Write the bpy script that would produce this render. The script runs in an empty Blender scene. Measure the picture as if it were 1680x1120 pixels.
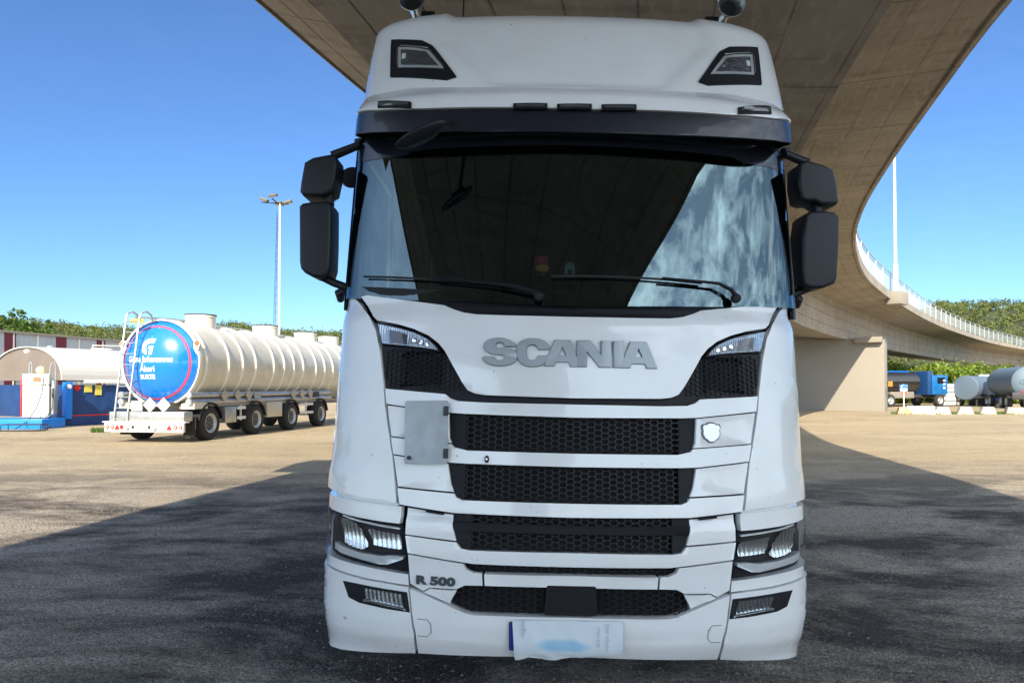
import bpy, bmesh, math, random
from mathutils import Vector, Matrix, noise
from mathutils.geometry import tessellate_polygon
random.seed(7)
SC = bpy.context.scene
COL = SC.collection
PI = math.pi
# ------------------------------------------------------------------ camera
F = 1150.0; PITCH = math.radians(1.0); SHIFT = 54.0; CAMZ = 1.6
cam_d = bpy.data.cameras.new('camera'); cam = bpy.data.objects.new('camera', cam_d); COL.objects.link(cam)
cam.location = (0, 0, CAMZ); cam.rotation_euler = (PI/2+PITCH, 0, 0)
cam_d.sensor_width = 36; cam_d.lens = 36*F/1680; cam_d.shift_y = SHIFT/1680
cam_d.clip_start = 0.05; cam_d.clip_end = 3000
SC.camera = cam
# ------------------------------------------------------------------ light
SUN_EL = math.radians(32); SUN_AZ = math.radians(12)      # azimuth: to the left of straight behind the camera
sun_from = Vector((-math.sin(SUN_AZ)*math.cos(SUN_EL), -math.cos(SUN_AZ)*math.cos(SUN_EL), math.sin(SUN_EL)))
ld = bpy.data.lights.new('sun', 'SUN'); ld.energy = 4.4; ld.angle = math.radians(0.5); ld.color = (1.0, 0.88, 0.70)
lo = bpy.data.objects.new('sun', ld); COL.objects.link(lo); lo.location = (0, 0, 60)
lo.rotation_euler = (-sun_from).to_track_quat('-Z', 'Y').to_euler()
w = bpy.data.worlds.new('World'); SC.world = w; w.use_nodes = True
nt = w.node_tree; bg = nt.nodes['Background']
sky = nt.nodes.new('ShaderNodeTexSky'); sky.sky_type = 'NISHITA'; sky.sun_disc = False
sky.sun_elevation = SUN_EL; sky.sun_rotation = math.atan2(sun_from.x, sun_from.y) % (2*PI)
sky.air_density = 1.0; sky.dust_density = 0.1; sky.ozone_density = 2.2
tc = nt.nodes.new('ShaderNodeTexCoord')
# high cloud over the half of the sky that the windscreen mirrors, brightened to fill the truck front
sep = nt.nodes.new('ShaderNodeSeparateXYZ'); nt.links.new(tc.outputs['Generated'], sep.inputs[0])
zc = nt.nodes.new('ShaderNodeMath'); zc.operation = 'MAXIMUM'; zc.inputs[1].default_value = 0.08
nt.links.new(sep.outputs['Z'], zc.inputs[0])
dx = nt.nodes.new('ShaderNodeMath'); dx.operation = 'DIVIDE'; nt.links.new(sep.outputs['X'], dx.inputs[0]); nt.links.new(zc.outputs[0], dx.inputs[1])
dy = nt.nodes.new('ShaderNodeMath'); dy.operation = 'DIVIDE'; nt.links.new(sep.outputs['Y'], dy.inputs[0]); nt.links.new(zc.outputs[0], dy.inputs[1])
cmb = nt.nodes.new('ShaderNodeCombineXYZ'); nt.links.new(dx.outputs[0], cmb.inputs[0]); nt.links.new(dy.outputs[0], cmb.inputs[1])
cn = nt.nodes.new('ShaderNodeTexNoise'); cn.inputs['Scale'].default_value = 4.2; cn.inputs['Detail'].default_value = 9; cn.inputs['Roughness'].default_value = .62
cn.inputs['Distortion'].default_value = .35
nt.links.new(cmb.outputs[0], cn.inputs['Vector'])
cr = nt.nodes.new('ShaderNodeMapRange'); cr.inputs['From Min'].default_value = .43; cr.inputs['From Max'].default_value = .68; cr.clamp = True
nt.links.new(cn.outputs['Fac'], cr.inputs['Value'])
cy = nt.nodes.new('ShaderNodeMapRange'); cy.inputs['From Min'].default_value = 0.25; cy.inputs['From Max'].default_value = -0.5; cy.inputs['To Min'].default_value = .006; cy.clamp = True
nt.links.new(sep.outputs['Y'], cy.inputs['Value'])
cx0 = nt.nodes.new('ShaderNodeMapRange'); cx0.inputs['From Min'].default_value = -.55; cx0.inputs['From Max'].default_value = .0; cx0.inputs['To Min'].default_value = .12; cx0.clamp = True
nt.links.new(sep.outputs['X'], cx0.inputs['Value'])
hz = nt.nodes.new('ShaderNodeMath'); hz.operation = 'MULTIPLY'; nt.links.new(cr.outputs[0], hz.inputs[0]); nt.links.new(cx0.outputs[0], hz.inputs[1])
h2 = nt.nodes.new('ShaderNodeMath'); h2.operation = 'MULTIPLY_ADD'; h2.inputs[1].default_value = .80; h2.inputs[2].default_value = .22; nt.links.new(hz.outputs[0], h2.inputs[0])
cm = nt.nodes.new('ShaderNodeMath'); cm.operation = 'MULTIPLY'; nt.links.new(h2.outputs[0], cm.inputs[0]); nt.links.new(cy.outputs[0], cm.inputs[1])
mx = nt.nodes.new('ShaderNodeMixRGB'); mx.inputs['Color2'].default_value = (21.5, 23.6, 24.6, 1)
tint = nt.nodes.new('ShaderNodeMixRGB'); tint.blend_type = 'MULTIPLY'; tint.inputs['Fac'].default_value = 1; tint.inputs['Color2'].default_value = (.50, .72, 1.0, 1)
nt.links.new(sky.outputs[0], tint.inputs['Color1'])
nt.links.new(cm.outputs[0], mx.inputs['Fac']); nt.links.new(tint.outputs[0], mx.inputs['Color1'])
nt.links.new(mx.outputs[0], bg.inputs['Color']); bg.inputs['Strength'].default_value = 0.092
SC.view_settings.view_transform = 'Standard'; SC.view_settings.look = 'None'
SC.view_settings.exposure = 1.05; SC.view_settings.gamma = 1.0; SC.view_settings.use_curve_mapping = False
SC.render.engine = 'CYCLES'
SC.cycles.max_bounces = 8; SC.cycles.transparent_max_bounces = 12

# ------------------------------------------------------------------ survey helpers (photograph -> place)
_f = Vector((0, math.cos(PITCH), math.sin(PITCH))); _u = Vector((0, -math.sin(PITCH), math.cos(PITCH)))
def ray(px, py):
    return _f + Vector((1, 0, 0))*((px-840)/F) + _u*((560-py+SHIFT)/F)
def at(px, py, Y):
    r = ray(px, py); k = Y/r.y
    return Vector((r.x*k, Y, CAMZ+r.z*k))

# ------------------------------------------------------------------ materials
MATS = {}
def mat(name, col, rough=.5, metal=0., coat=0., bump=None, spec=.5, var=None, sharpen=None):
    """bump=(scale,strength,dist) ; var=(scale, other colour, lo, hi)"""
    if name in MATS: return MATS[name]
    m = bpy.data.materials.new(name); m.use_nodes = True; n = m.node_tree; b = n.nodes['Principled BSDF']
    b.inputs['Base Color'].default_value = (*col, 1); b.inputs['Roughness'].default_value = rough
    b.inputs['Metallic'].default_value = metal; b.inputs['Coat Weight'].default_value = coat; b.inputs['Coat Roughness'].default_value = .05
    b.inputs['Specular IOR Level'].default_value = spec
    t = n.nodes.new('ShaderNodeTexCoord')
    if bump:
        x = n.nodes.new('ShaderNodeTexNoise'); x.inputs['Scale'].default_value = bump[0]; x.inputs['Detail'].default_value = 5
        n.links.new(t.outputs['Object'], x.inputs['Vector'])
        bb = n.nodes.new('ShaderNodeBump'); bb.inputs['Strength'].default_value = bump[1]; bb.inputs['Distance'].default_value = bump[2]
        n.links.new(x.outputs['Fac'], bb.inputs['Height']); n.links.new(bb.outputs[0], b.inputs['Normal'])
    if var:
        x = n.nodes.new('ShaderNodeTexNoise'); x.inputs['Scale'].default_value = var[0]; x.inputs['Detail'].default_value = 6
        n.links.new(t.outputs['Object'], x.inputs['Vector'])
        mr = n.nodes.new('ShaderNodeMapRange'); mr.inputs['From Min'].default_value = var[2]; mr.inputs['From Max'].default_value = var[3]
        n.links.new(x.outputs['Fac'], mr.inputs['Value'])
        mm = n.nodes.new('ShaderNodeMixRGB'); mm.inputs['Color1'].default_value = (*col, 1); mm.inputs['Color2'].default_value = (*var[1], 1)
        n.links.new(mr.outputs[0], mm.inputs['Fac']); n.links.new(mm.outputs[0], b.inputs['Base Color'])
    MATS[name] = m; return m

def glass_mat(name, tint, f0, f90, rough=0.0, gl=(1, 1, 1)):
    m = bpy.data.materials.new(name); m.use_nodes = True; n = m.node_tree; n.nodes.remove(n.nodes['Principled BSDF'])
    out = n.nodes['Material Output']; tr = n.nodes.new('ShaderNodeBsdfTransparent'); tr.inputs[0].default_value = (*tint, 1)
    g = n.nodes.new('ShaderNodeBsdfGlossy'); g.inputs['Roughness'].default_value = rough; g.inputs['Color'].default_value = (*gl, 1)
    lw = n.nodes.new('ShaderNodeFresnel'); lw.inputs['IOR'].default_value = 1.5
    mr = n.nodes.new('ShaderNodeMapRange'); mr.inputs['From Min'].default_value = .04; mr.inputs['From Max'].default_value = 1
    mr.inputs['To Min'].default_value = f0; mr.inputs['To Max'].default_value = f90
    n.links.new(lw.outputs[0], mr.inputs['Value']); mi = n.nodes.new('ShaderNodeMixShader')
    n.links.new(mr.outputs[0], mi.inputs[0]); n.links.new(tr.outputs[0], mi.inputs[1]); n.links.new(g.outputs[0], mi.inputs[2])
    n.links.new(mi.outputs[0], out.inputs[0]); MATS[name] = m; return m

def paint_mat():
    m = mat('white_paint', (.74, .75, .75), .2, coat=1.0)
    n = m.node_tree; b = n.nodes['Principled BSDF']; t = n.nodes.new('ShaderNodeTexCoord')
    v = n.nodes.new('ShaderNodeTexNoise'); v.inputs['Scale'].default_value = 28; v.inputs['Detail'].default_value = 2
    n.links.new(t.outputs['Object'], v.inputs['Vector'])
    r = n.nodes.new('ShaderNodeMapRange'); r.inputs['From Min'].default_value = .735; r.inputs['From Max'].default_value = .82; n.links.new(v.outputs['Fac'], r.inputs['Value'])
    v2 = n.nodes.new('ShaderNodeTexNoise'); v2.inputs['Scale'].default_value = 3; v2.inputs['Detail'].default_value = 7; n.links.new(t.outputs['Object'], v2.inputs['Vector'])
    r2 = n.nodes.new('ShaderNodeMapRange'); r2.inputs['From Min'].default_value = .4; r2.inputs['From Max'].default_value = .75; n.links.new(v2.outputs['Fac'], r2.inputs['Value'])
    c1 = n.nodes.new('ShaderNodeMixRGB'); c1.inputs['Color1'].default_value = (.83, .835, .83, 1); c1.inputs['Color2'].default_value = (.77, .77, .75, 1); n.links.new(r2.outputs[0], c1.inputs['Fac'])
    c2 = n.nodes.new('ShaderNodeMixRGB'); c2.inputs['Color2'].default_value = (.22, .21, .19, 1); n.links.new(c1.outputs[0], c2.inputs['Color1']); n.links.new(r.outputs[0], c2.inputs['Fac'])
    n.links.new(c2.outputs[0], b.inputs['Base Color'])
    rr = n.nodes.new('ShaderNodeMapRange'); rr.inputs['To Min'].default_value = .15; rr.inputs['To Max'].default_value = .32; n.links.new(v2.outputs['Fac'], rr.inputs['Value']); n.links.new(rr.outputs[0], b.inputs['Roughness'])
    return m

WHITE = paint_mat()
BLACK = mat('black_plastic', (.008, .009, .012), .55, spec=.28, bump=(400, .15, .002))
MESHB = mat('grille_black', (.014, .015, .018), .4, spec=.4)
DARK = mat('dark_void', (.006, .006, .007), .8)
GLOSSB = mat('gloss_black', (.010, .012, .018), .16, coat=.6)
NAVY = mat('mirror_plastic', (.010, .012, .017), .45, bump=(600, .2, .001), spec=.35)
CHROME = mat('chrome', (.80, .82, .84), .14, 1.)
WRING0 = mat('diode_white', (.85, .88, .9), .2, coat=1)
SATIN = mat('satin_silver', (.74, .77, .80), .32, .55, coat=.5)
LEDGE = mat('letter_edge_grey', (.07, .085, .095), .5)
SILVER = mat('silver_letters', (.36, .39, .41), .42, .35)
ALU = mat('brushed_aluminium', (.55, .56, .55), .38, .85, bump=(60, .1, .002), var=(5, (.45, .44, .42), .4, .7))
GALV = mat('galvanised_plate', (.42, .45, .46), .5, .5, var=(14, (.34, .36, .37), .35, .7))
RUBBER = mat('rubber', (.022, .021, .020), .85, bump=(80, .3, .004))
STEEL = mat('dark_steel', (.05, .05, .052), .6, .3)
RED = mat('red_plastic', (.55, .02, .02), .3, coat=.4)
ORANGE = mat('orange_lens', (.7, .12, .02), .25, coat=.5)
BLUEP = mat('deep_blue_strip', (.01, .03, .25), .4)
PAPER = mat('creased_paper', (.70, .74, .76), .85, bump=(14, .5, .01))
GLASS = glass_mat('windscreen_glass', (.28, .33, .34), .145, .94, gl=(.66, .92, 1.0))
COVER = glass_mat('clear_cover', (.96, .97, .97), .022, .4)
SIDEGL = glass_mat('side_glass', (.55, .6, .62), .08, .9)
def refl_mat():
    m = mat('lamp_reflector', (.62, .66, .70), .16, 1.); n = m.node_tree; b = n.nodes['Principled BSDF']
    t = n.nodes.new('ShaderNodeTexCoord'); wv = n.nodes.new('ShaderNodeTexWave'); wv.inputs['Scale'].default_value = 26; wv.inputs['Distortion'].default_value = 2.5
    wv.inputs['Detail'].default_value = 1
    n.links.new(t.outputs['Object'], wv.inputs['Vector']); bb = n.nodes.new('ShaderNodeBump'); bb.inputs['Strength'].default_value = .9; bb.inputs['Distance'].default_value = .012
    n.links.new(wv.outputs['Fac'], bb.inputs['Height']); n.links.new(bb.outputs[0], b.inputs['Normal'])
    return m
REFL = refl_mat(); FLUTE = mat('fluted_reflector', (.60, .64, .67), .2, 1.0)

# ------------------------------------------------------------------ object helpers
def finish(name, bm, m, parent=None, kind=None, sharp=35, **tags):  # link one mesh object
    me = bpy.data.meshes.new(name); bm.to_mesh(me); bm.free()
    me.polygons.foreach_set('use_smooth', [True]*len(me.polygons)); me.set_sharp_from_angle(angle=math.radians(sharp))
    if m is not None:
        for mm in (m if isinstance(m, (list, tuple)) else [m]): me.materials.append(mm)
    o = bpy.data.objects.new(name, me); COL.objects.link(o)
    if parent: o.parent = parent
    if kind: o['kind'] = kind
    for k, v in tags.items(): o[k] = v
    return o
def from_lists(name, vs, fs, m, parent=None, kind=None, smooth=False, **tags):
    me = bpy.data.meshes.new(name); me.from_pydata(vs, [], fs); me.update()
    if smooth: me.polygons.foreach_set('use_smooth', [True]*len(me.polygons))
    me.materials.append(m); o = bpy.data.objects.new(name, me); COL.objects.link(o)
    if parent: o.parent = parent
    if kind: o['kind'] = kind
    for k, v in tags.items(): o[k] = v
    return o
def thing(name, label, cat, loc=(0, 0, 0), rz=0, group=None):
    o = bpy.data.objects.new(name, None); COL.objects.link(o); o.location = loc; o.rotation_euler = (0, 0, rz)
    o['label'] = label; o['category'] = cat
    if group: o['group'] = group
    return o
def box(bm, c, s, rz=0, bev=0, rot=None):
    r = bmesh.ops.create_cube(bm, size=1)
    M = Matrix.Translation(c) @ (rot if rot is not None else Matrix.Rotation(rz, 4, 'Z')) @ Matrix.Diagonal((*s, 1))
    bmesh.ops.transform(bm, matrix=M, verts=r['verts'])
    if bev:
        es = set(e for v in r['verts'] for e in v.link_edges)
        bmesh.ops.bevel(bm, geom=list(es), offset=bev, segments=2, affect='EDGES', profile=.6)
def tube(bm, pts, r, n=8, closed_ends=True):
    pts = [Vector(p) for p in pts]; rs = r if isinstance(r, (list, tuple)) else [r]*len(pts)
    rings = []; up0 = None
    for i, p in enumerate(pts):
        d = (pts[min(i+1, len(pts)-1)]-pts[max(i-1, 0)]).normalized()
        a = Vector((0, 0, 1)) if abs(d.z) < .95 else Vector((1, 0, 0))
        if up0 is not None: a = up0
        x = (a - d*a.dot(d)).normalized(); y = d.cross(x); up0 = x
        rings.append([bm.verts.new(p+(x*math.cos(2*PI*k/n)+y*math.sin(2*PI*k/n))*rs[i]) for k in range(n)])
    for a, b in zip(rings, rings[1:]):
        for k in range(n): bm.faces.new((a[k], a[(k+1) % n], b[(k+1) % n], b[k]))
    if closed_ends:
        bm.faces.new(rings[0][::-1]); bm.faces.new(rings[-1])
def lathe(bm, prof, M=Matrix(), n=32, cap=True):
    """prof: list of (r, h) revolved about local z"""
    rings = []
    for r, h in prof:
        rings.append([bm.verts.new(M @ Vector((r*math.cos(2*PI*k/n), r*math.sin(2*PI*k/n), h))) for k in range(n)] if r > 1e-5 else [bm.verts.new(M @ Vector((0, 0, h)))])
    for a, b in zip(rings, rings[1:]):
        for k in range(n):
            k2 = (k+1) % n
            if len(a) == 1 and len(b) == 1: continue
            if len(a) == 1: bm.faces.new((a[0], b[k2], b[k]))
            elif len(b) == 1: bm.faces.new((a[k], a[k2], b[0]))
            else: bm.faces.new((a[k], a[k2], b[k2], b[k]))
def prism(bm, pts, y0, y1, bev=0, segs=2):
    """outline pts (x,z) extruded from y0 to y1"""
    a = [bm.verts.new((x, y0, z)) for x, z in pts]; b = [bm.verts.new((x, y1, z)) for x, z in pts]; n = len(a)
    fs = [bm.faces.new(a), bm.faces.new(b[::-1])]
    for k in range(n): fs.append(bm.faces.new((a[k], b[k], b[(k+1) % n], a[(k+1) % n])))
    bmesh.ops.recalc_face_normals(bm, faces=fs)
    if bev:
        es = [e for e in set(e for f in fs[:2] for e in f.edges)]
        bmesh.ops.bevel(bm, geom=es, offset=bev, segments=segs, affect='EDGES', profile=.6)
def obj_box(name, c, s, m, parent=None, bev=.0, rz=0, **k):
    bm = bmesh.new(); box(bm, c, s, rz, bev); return finish(name, bm, m, parent, **k)
def obj_tube(name, pts, r, m, parent=None, n=8, **k):
    bm = bmesh.new(); tube(bm, pts, r, n); return finish(name, bm, m, parent, **k)
def lerp_tab(tab, z):
    if z <= tab[0][0]: return tab[0][1]
    for (a, va), (b, vb) in zip(tab, tab[1:]):
        if z <= b: return va+(vb-va)*(z-a)/(b-a)
    return tab[-1][1]
def smooth_tab(tab, z, h=.025):
    return sum(lerp_tab(tab, z+h*k) for k in (-1, -.5, 0, .5, 1))/5
def area(p): return sum(p[i][0]*p[(i+1) % len(p)][1]-p[(i+1) % len(p)][0]*p[i][1] for i in range(len(p)))/2
def ccw(p): return p if area(p) > 0 else p[::-1]
def inset(p, g):
    out = []; n = len(p)
    for i in range(n):
        a, b, c = Vector(p[i-1]), Vector(p[i]), Vector(p[(i+1) % n])
        d1 = (b-a).normalized(); d2 = (c-b).normalized(); n1 = Vector((-d1.y, d1.x)); n2 = Vector((-d2.y, d2.x))
        m = n1+n2
        if m.length < .3: m = n1
        m.normalize(); k = g/max(.35, m.dot(n1)); q = b+m*k; out.append((q.x, q.y))
    return out
def rounded(p, r):
    out = []; n = len(p)
    for i in range(n):
        a, b, c = Vector(p[i-1]), Vector(p[i]), Vector(p[(i+1) % n])
        d1 = a-b; d2 = c-b; l = min(r, d1.length*.45, d2.length*.45)
        if d1.length < 1e-5 or d2.length < 1e-5: continue
        if d1.normalized().dot(d2.normalized()) < -.97: out.append((b.x, b.y)); continue
        s = b+d1.normalized()*l; e = b+d2.normalized()*l
        for t in (0, .33, .67, 1):
            q = s*(1-t)**2+b*2*t*(1-t)+e*t*t; out.append((q.x, q.y))
    return out

# ------------------------------------------------------------------ curved cab shells
TR_X, TR_Y, ROLL = .245, 3.20, math.radians(1.2)
TRM = Matrix.Translation((TR_X, TR_Y, 0)) @ Matrix.Rotation(ROLL, 4, 'Y')
TRI = TRM.inverted()
class Shell:
    def __init__(s, ctab, wtab, a=.6, n=2.6, dx=0, R=6.):
        W0 = 1.25; s.c, s.w, s.n, s.dx = ctab, wtab, n, dx; s.a = a+W0*W0/(2*R)
        s.pts = []; L = 0; prev = None
        for i in range(301):
            t = (i/300)*PI/2; x = W0*math.sin(t)**(2/n); y = a*(1-max(0, math.cos(t))**(2/n))+x*x/(2*R)
            if prev: L += math.hypot(x-prev[0], y-prev[1])
            prev = (x, y); s.pts.append((L, x/W0, y))
        s.U = L
    def plan(s, u):
        k = abs(u); sg = 1 if u >= 0 else -1
        if k >= s.U: return sg, s.a+(k-s.U)
        lo, hi = 0, 300
        while hi-lo > 1:
            m = (lo+hi)//2
            if s.pts[m][0] <= k: lo = m
            else: hi = m
        A, B = s.pts[lo], s.pts[hi]; t = (k-A[0])/max(1e-9, B[0]-A[0])
        return sg*(A[1]+(B[1]-A[1])*t), A[2]+(B[2]-A[2])*t
    def u_of_x(s, xf):
        k = min(abs(xf), 1); lo, hi = 0, 300
        while hi-lo > 1:
            m = (lo+hi)//2
            if s.pts[m][1] <= k: lo = m
            else: hi = m
        A, B = s.pts[lo], s.pts[hi]; t = (k-A[1])/max(1e-9, B[1]-A[1]); u = A[0]+(B[0]-A[0])*t
        return u if xf >= 0 else -u
    def raw(s, u, z):
        xf, y = s.plan(u); return Vector((xf*smooth_tab(s.w, z)+s.dx, y+smooth_tab(s.c, z), z))
    def M(s, u, z, off=0):
        p = s.raw(u, z)
        if off == 0: return p
        e = .004; du = s.raw(u+e, z)-s.raw(u-e, z); dz = s.raw(u, z+e)-s.raw(u, z-e)
        return p+du.cross(dz).normalized()*off
    def inv(s, px, py, off=0):
        o = TRI @ Vector((0, 0, CAMZ)); d = (TRI.to_3x3() @ ray(px, py)); y = .1
        for _ in range(60):
            k = (y-o.y)/d.y; p = o+d*k; W = smooth_tab(s.w, p.z); xf = max(-1, min(1, (p.x-s.dx)/W)); u = s.u_of_x(xf)
            y2 = s.plan(u)[1]+smooth_tab(s.c, p.z)-off; y = y*.5+y2*.5
        return (u, p.z)
BODY = Shell([(.30, .07), (.37, .03), (.42, .0), (.8, .0), (1.0, .02), (1.3, .05), (1.6, .08), (1.92, .13), (2.0, .2)],
             [(.2, 1.207), (.42, 1.213), (.95, 1.215), (1.2, 1.208), (1.5, 1.20), (1.9, 1.19), (2.05, 1.185)], a=.30, n=3.6, R=5.0, dx=.01)
SCREEN = Shell([(1.9, .15), (2.85, .36), (3.0, .40)], [(1.9, 1.195), (3, 1.19)], a=.16, n=4.5, dx=.02, R=3.3)
VISOR = Shell([(2.70, .25), (2.83, .25), (2.95, .265), (3.0, .275), (3.06, .29), (3.10, .34), (3.14, .39), (3.2, .46), (3.3, .52)], [(2.7, 1.188), (3.02, 1.182), (3.2, 1.165)], a=.25, n=5.0, dx=.025, R=4.8)
ROOF = Shell([(3.0, .38), (3.1, .41), (3.3, .50), (3.66, .68), (3.74, .76), (3.79, .86), (3.82, 1.1)], [(3, 1.188), (3.5, 1.188), (3.70, 1.178), (3.77, 1.13), (3.82, 1.01)], a=.34, n=4.2, dx=.035, R=9)

def half(sh, pts, off=0):
    """trace of the left half -> list of (+|u|, z)"""
    out = []
    for p in pts:
        if p[0] == 'S': out.append((sh.U+p[1], 1.6+(634-p[2])/1150*3.8)); continue      # on the flank
        if p[0] == 'Z': out.append((p[1], p[2])); continue                              # given in metres
        u, z = sh.inv(p[0], p[1], off); u = abs(u) if p[0] < 925 else 0.0
        out.append((u, z))
    return out
def full(h):
    r = list(h); n = len(r)
    for k in range(n):      # rotate so that the trace starts and ends on the centre line
        if abs(r[k][0]) < 1e-6 and abs(r[k-1][0]) < 1e-6: r = r[k:]+r[:k]; break
    return [(-u, z) for u, z in r]+[(u, z) for u, z in reversed(r) if u > 1e-6]
def panel(name, sh, pts, m, par, off=0., th=.03, bev=.004, g=0., rnd=0, relief=None, grid=.07, gz=.12, holes=(), segs=2, **k):
    pts = ccw(pts)
    if rnd: pts = rounded(pts, rnd)
    if g: pts = inset(pts, g)
    loops = [[Vector((u, z, 0)) for u, z in pts]]+[[Vector((u, z, 0)) for u, z in ccw(h)[::-1]] for h in holes]
    tris = tessellate_polygon(loops); allv = [v for l in loops for v in l]
    bm = bmesh.new(); vs = [bm.verts.new(v) for v in allv]
    for t in tris:
        try:
            f = bm.faces.new([vs[i] for i in t])
            if f.normal.z == 0: f.normal_update()
        except ValueError: pass
    for f in bm.faces:
        f.normal_update()
        if f.normal.z < 0: f.normal_flip()
    us = [v.x for v in allv]; zs = [v.y for v in allv]
    def cuts(lo, hi, step, ax):
        q = math.ceil(lo/step+1e-6)*step
        while q < hi-1e-6:
            co = Vector((q, 0, 0)) if ax == 0 else Vector((0, q, 0)); no = Vector((1, 0, 0)) if ax == 0 else Vector((0, 1, 0))
            bmesh.ops.bisect_plane(bm, geom=bm.verts[:]+bm.edges[:]+bm.faces[:], plane_co=co, plane_no=no, dist=1e-5)
            q += step
    cuts(min(us), max(us), grid, 0); cuts(min(zs), max(zs), gz, 1)
    bd = [e for e in bm.edges if len(e.link_faces) == 1]
    uv = {v: (v.co.x, v.co.y) for v in bm.verts}
    back = {}
    for v, (u, z) in uv.items():
        o = off+(relief(u, z) if relief else 0); v.co = sh.M(u, z, o)
    for e in bd:
        for v in e.verts:
            if v not in back: u, z = uv[v]; back[v] = bm.verts.new(sh.M(u, z, off-th))
    for e in bd:
        l = e.link_faces[0].loops
        a, b = None, None
        for lp in l:
            if lp.edge == e: a, b = lp.vert, lp.link_loop_next.vert
        bm.faces.new((b, a, back[a], back[b]))
    if bev: bmesh.ops.bevel(bm, geom=bd, offset=bev, segments=segs, affect='EDGES', profile=.5, clamp_overlap=True)
    return finish(name, bm, m, par, **k)
def both(name, sh, h, m, par, **k):
    return [panel(name, sh, [(-u, z) for u, z in h], m, par, **k), panel(name, sh, h, m, par, **k)]
def inside(p, x, y):
    c = False; n = len(p)
    for i in range(n):
        x1, y1 = p[i]; x2, y2 = p[i-1]
        if (y1 > y) != (y2 > y) and x < (x2-x1)*(y-y1)/(y2-y1)+x1: c = not c
    return c
def hexmesh(name, sh, poly, m, par, off=-.012, cw=.046, ch=.031, dep=.014, skip=None):
    vs, fs = [], []; us = [p[0] for p in poly]; zs = [p[1] for p in poly]
    R = [(-.5, 0), (-.27, .5), (.27, .5), (.5, 0), (.27, -.5), (-.27, -.5)]
    px = cw*.77; j = 0; u = min(us)
    while u < max(us)+px:
        z = min(zs)-ch+(ch/2 if j % 2 else 0)
        while z < max(zs)+ch:
            if inside(poly, u, z) and not (skip and skip(u, z)):
                b = len(vs)
                for sc, dd in ((1.0, 0), (.885, 0), (.86, -dep)):
                    for rx, rz in R: vs.append(sh.M(u+rx*cw*sc, z+rz*ch*sc, off+dd))
                for k in range(6):
                    k2 = (k+1) % 6
                    fs.append((b+k, b+6+k, b+6+k2, b+k2)); fs.append((b+6+k, b+12+k, b+12+k2, b+6+k2))
            z += ch
        u += px; j += 1
    return from_lists(name, vs, fs, m, par, kind='stuff')
def text_pts(s, size, bold=0, sx=1., align='CENTER'):
    cu = bpy.data.curves.new('t', 'FONT'); cu.body = s; cu.size = size; cu.align_x = align; cu.offset = bold; cu.resolution_u = 3
    ob = bpy.data.objects.new('t', cu); COL.objects.link(ob); dg = bpy.context.evaluated_depsgraph_get(); dg.update()
    me = bpy.data.meshes.new_from_object(ob.evaluated_get(dg)); bpy.data.objects.remove(ob)
    vs = [(v.co.x*sx, v.co.y) for v in me.vertices]; fs = [tuple(p.vertices) for p in me.polygons]; bpy.data.meshes.remove(me)
    return vs, fs
def text_on(name, s, size, fn, m, par, bold=0, sx=1., th=.004, align='CENTER', **k):
    """fn(x,y,off) -> point ; raised lettering with side walls"""
    vs, fs = text_pts(s, size, bold, sx, align)
    bm = bmesh.new(); A = [bm.verts.new(fn(x, y, th)) for x, y in vs]
    for f in fs:
        try: bm.faces.new([A[i] for i in f])
        except ValueError: pass
    bmesh.ops.remove_doubles(bm, verts=bm.verts[:], dist=1e-6)
    if th > .002:
        r = bmesh.ops.extrude_face_region(bm, geom=bm.faces[:]); 
        nv = [g for g in r['geom'] if isinstance(g, bmesh.types.BMVert)]
        c = fn(0, 0, th)-fn(0, 0, 0)
        for v in nv: v.co -= c
        bmesh.ops.recalc_face_normals(bm, faces=bm.faces[:])
    return finish(name, bm, m, par, sharp=30, **k)

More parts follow.
